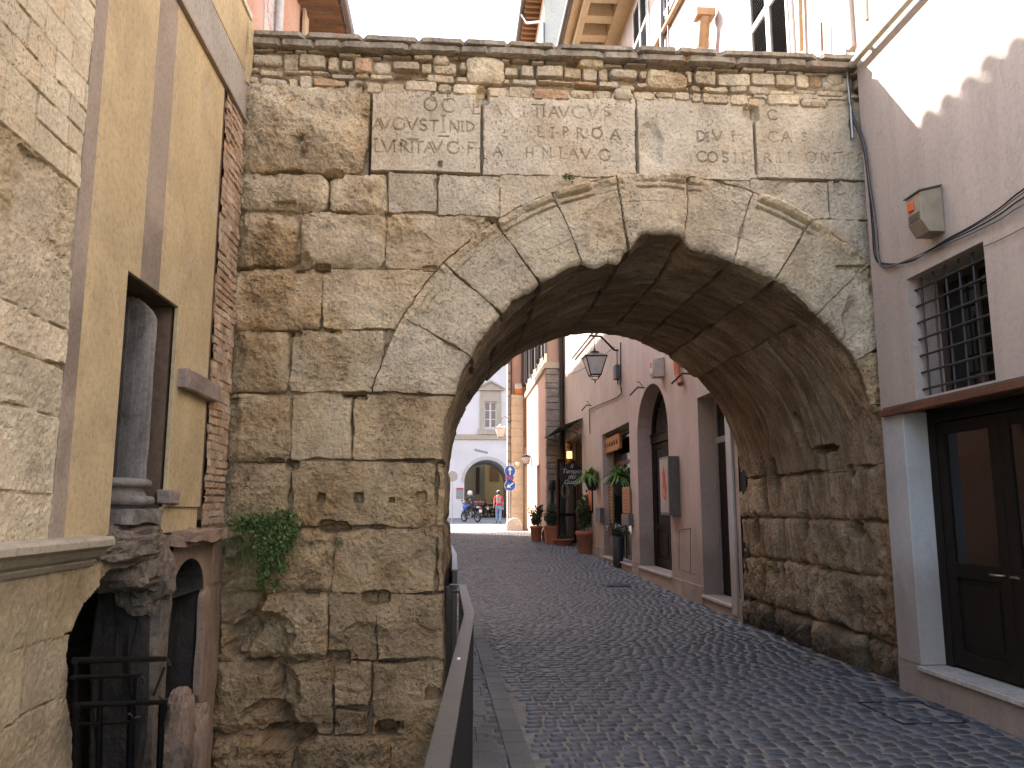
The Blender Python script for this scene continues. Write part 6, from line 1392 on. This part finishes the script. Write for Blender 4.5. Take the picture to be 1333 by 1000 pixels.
# ---------------------------------------------------------------- motorcycle and rider
def motorcycle(o, face, label, colours, group=None, box=True):
    t = thing('motorcycle', o, label, 'motorcycle', group); R3 = Matrix.Translation(Vector(o)) @ Matrix.Rotation(face, 4, 'Z')
    body, accent = colours; M_TY = plain('tyre', (.02,.02,.02), .8); M_RM = plain('rim_metal', (.25,.25,.26), .35, .8)
    def fin(mb, n, m, p=None, bevel=0): mb.v = [tuple(R3 @ Vector(v)) for v in mb.v]; return mb.build(n, m, p or t, bevel)
    for y in (-.68, .70):
        tr = MB(); tr.tube([(0, y+.27*math.cos(a), .31+.27*math.sin(a)) for a in np.linspace(0, 2*math.pi, 25)], .052, 10, cap=False); wl = fin(tr, 'wheel', M_TY)
        rm = MB(); rm.tube([(0, y+.21*math.cos(a), .31+.21*math.sin(a)) for a in np.linspace(0, 2*math.pi, 25)], .02, 6, cap=False)
        for k in range(8): a = k*math.pi/4; rm.tube([(0, y, .31), (0, y+.2*math.cos(a), .31+.2*math.sin(a))], .008, 4)
        rm.tube([(-.05, y, .31), (.05, y, .31)], .04, 10); fin(rm, 'rim', M_RM, wl)
    f = MB(); f.tube([(0, .42, .92), (0, .2, .75), (0, -.05, .38), (0, -.3, .36), (0, -.4, .75)], .03, 7); f.tube([(0, .42, .92), (0, -.5, .80)], .03, 7)
    for s in (-1, 1): f.tube([(s*.09, .68, .31), (s*.09, .5, .75), (s*.09, .42, .98)], .022, 7); f.tube([(s*.09, -.68, .31), (s*.09, -.2, .40)], .022, 6)
    f.tube([(-.36, .3, 1.04), (-.12, .42, 1.02), (.12, .42, 1.02), (.36, .3, 1.04)], .015, 6); fin(f, 'frame', M_BLK)
    e = MB(); rock(e, -.16, .16, -.25, .15, .26, .60, 4, .02, 3); fin(e, 'engine', M_RM)
    b = MB(); blob(b, (0, .22, .86), (.15, .30, .13), 5, .03, 3); blob(b, (0, .58, .86), (.14, .16, .2), 6, .03, 3); blob(b, (0, .70, .62), (.07, .22, .05), 7, .02, 2); fin(b, 'fairing', body)
    b = MB(); blob(b, (0, -.32, .84), (.14, .42, .06), 8, .03, 3); fin(b, 'seat', plain('black_seat', (.02,.02,.02), .6))
    b = MB(); blob(b, (0, -.72, .84), (.09, .18, .06), 9, .02, 3); fin(b, 'tail', accent)
    if box:
        b = MB(); rock(b, -.22, .22, -1.02, -.62, .92, 1.16, 4, .008, 3); bx_ = fin(b, 'top_box', plain('box_black', (.02,.02,.02), .45)); b = MB(); rock(b, -.225, .225, -1.025, -.615, 1.10, 1.165, 4, .004, 3); fin(b, 'lid_band', plain('box_red', (.5,.02,.05), .4), bx_)
    b = MB(); b.box(-.06, .06, -.93, -.90, .76, .84); fin(b, 'tail_light', plain('tail_red', (.6,.02,.02), .3)); b = MB(); b.box(-.09, .09, -.97, -.96, .54, .70); fin(b, 'number_plate', M_SW)
    b = MB(); b.tube([(.14, .1, .3), (.16, -.4, .3), (.17, -.8, .42)], .035, 8); fin(b, 'exhaust', M_RM)
    for s in (-1, 1): b = MB(); b.tube([(s*.3, .33, 1.04), (s*.34, .4, 1.18)], .008, 5); blob(b, (s*.35, .4, 1.2), (.06, .02, .04), 4, .02, 2); fin(b, 'mirror', M_BLK)
    return t, R3
xm = on(613, 678, 1, 46)[0]; hd = math.radians(32)
M_WBL = plain('blue_paint', (.04,.12,.5), .3); M_WPT = plain('white_paint_gloss', (.7,.7,.72), .3)
motorcycle((xm, 46, gz(46)), hd, 'blue and white motorcycle with a black and red top box ridden towards the archway', (M_WBL, M_WPT))
ride = dict(pel=(0,-.22,.98), waist=(0,-.18,1.13), chest=(0,-.04,1.34), neck=(0,.05,1.49), head=(0,.12,1.60), shl=(-.18,.02,1.42), shr=(.18,.02,1.42), ell=(-.30,.12,1.17), elr=(.30,.12,1.17), wrl=(-.34,.30,1.08), wrr=(.34,.30,1.08),
    hpl=(-.10,-.2,.95), hpr=(.10,-.2,.95), knl=(-.24,.15,.80), knr=(.24,.15,.80), anl=(-.24,-.08,.42), anr=(.22,-.08,.42), tol=(-.26,.06,.38), tor=(.24,.06,.38))
t, W = person((xm, 46, gz(46)), hd, ride, (plain('black_jacket', (.02,.02,.022), .7), plain('grey_trousers', (.04,.04,.045), .8), MATS['dark_shoe'], 0), 'person in black jacket and pale helmet riding the blue and white motorcycle')
mb = MB(); mb.lathe([(.05, -.13), (.12, -.11), (.142, -.02), (.135, .06), (.09, .12), (0, .145)], c=W((0, .13, 1.64)), n=18); mb.build('helmet', plain('helmet_silver', (.6,.6,.58), .3), t)
first = motorcycle((1.9, 56.2, gz(56)), .5, 'dark parked motorcycle in the far archway, nearest its left side', (plain('black_gloss', (.012,.012,.014), .35), MATS['black_gloss'] if 'black_gloss' in MATS else M_BLK), 'motorcycles parked in the far archway', box=False)[0]
for i, (x, y, r, lab) in enumerate(((2.35, 58.0, .3, 'dark parked motorcycle in the middle of the far archway'), (3.15, 56.6, -.25, 'dark parked motorcycle in the far archway behind the red shirted person'))):
    c = copy_tree(first); c['label'] = lab; c.rotation_euler.z = r; p0 = Vector(first.location); c.location = Vector((x, y, gz(y)))
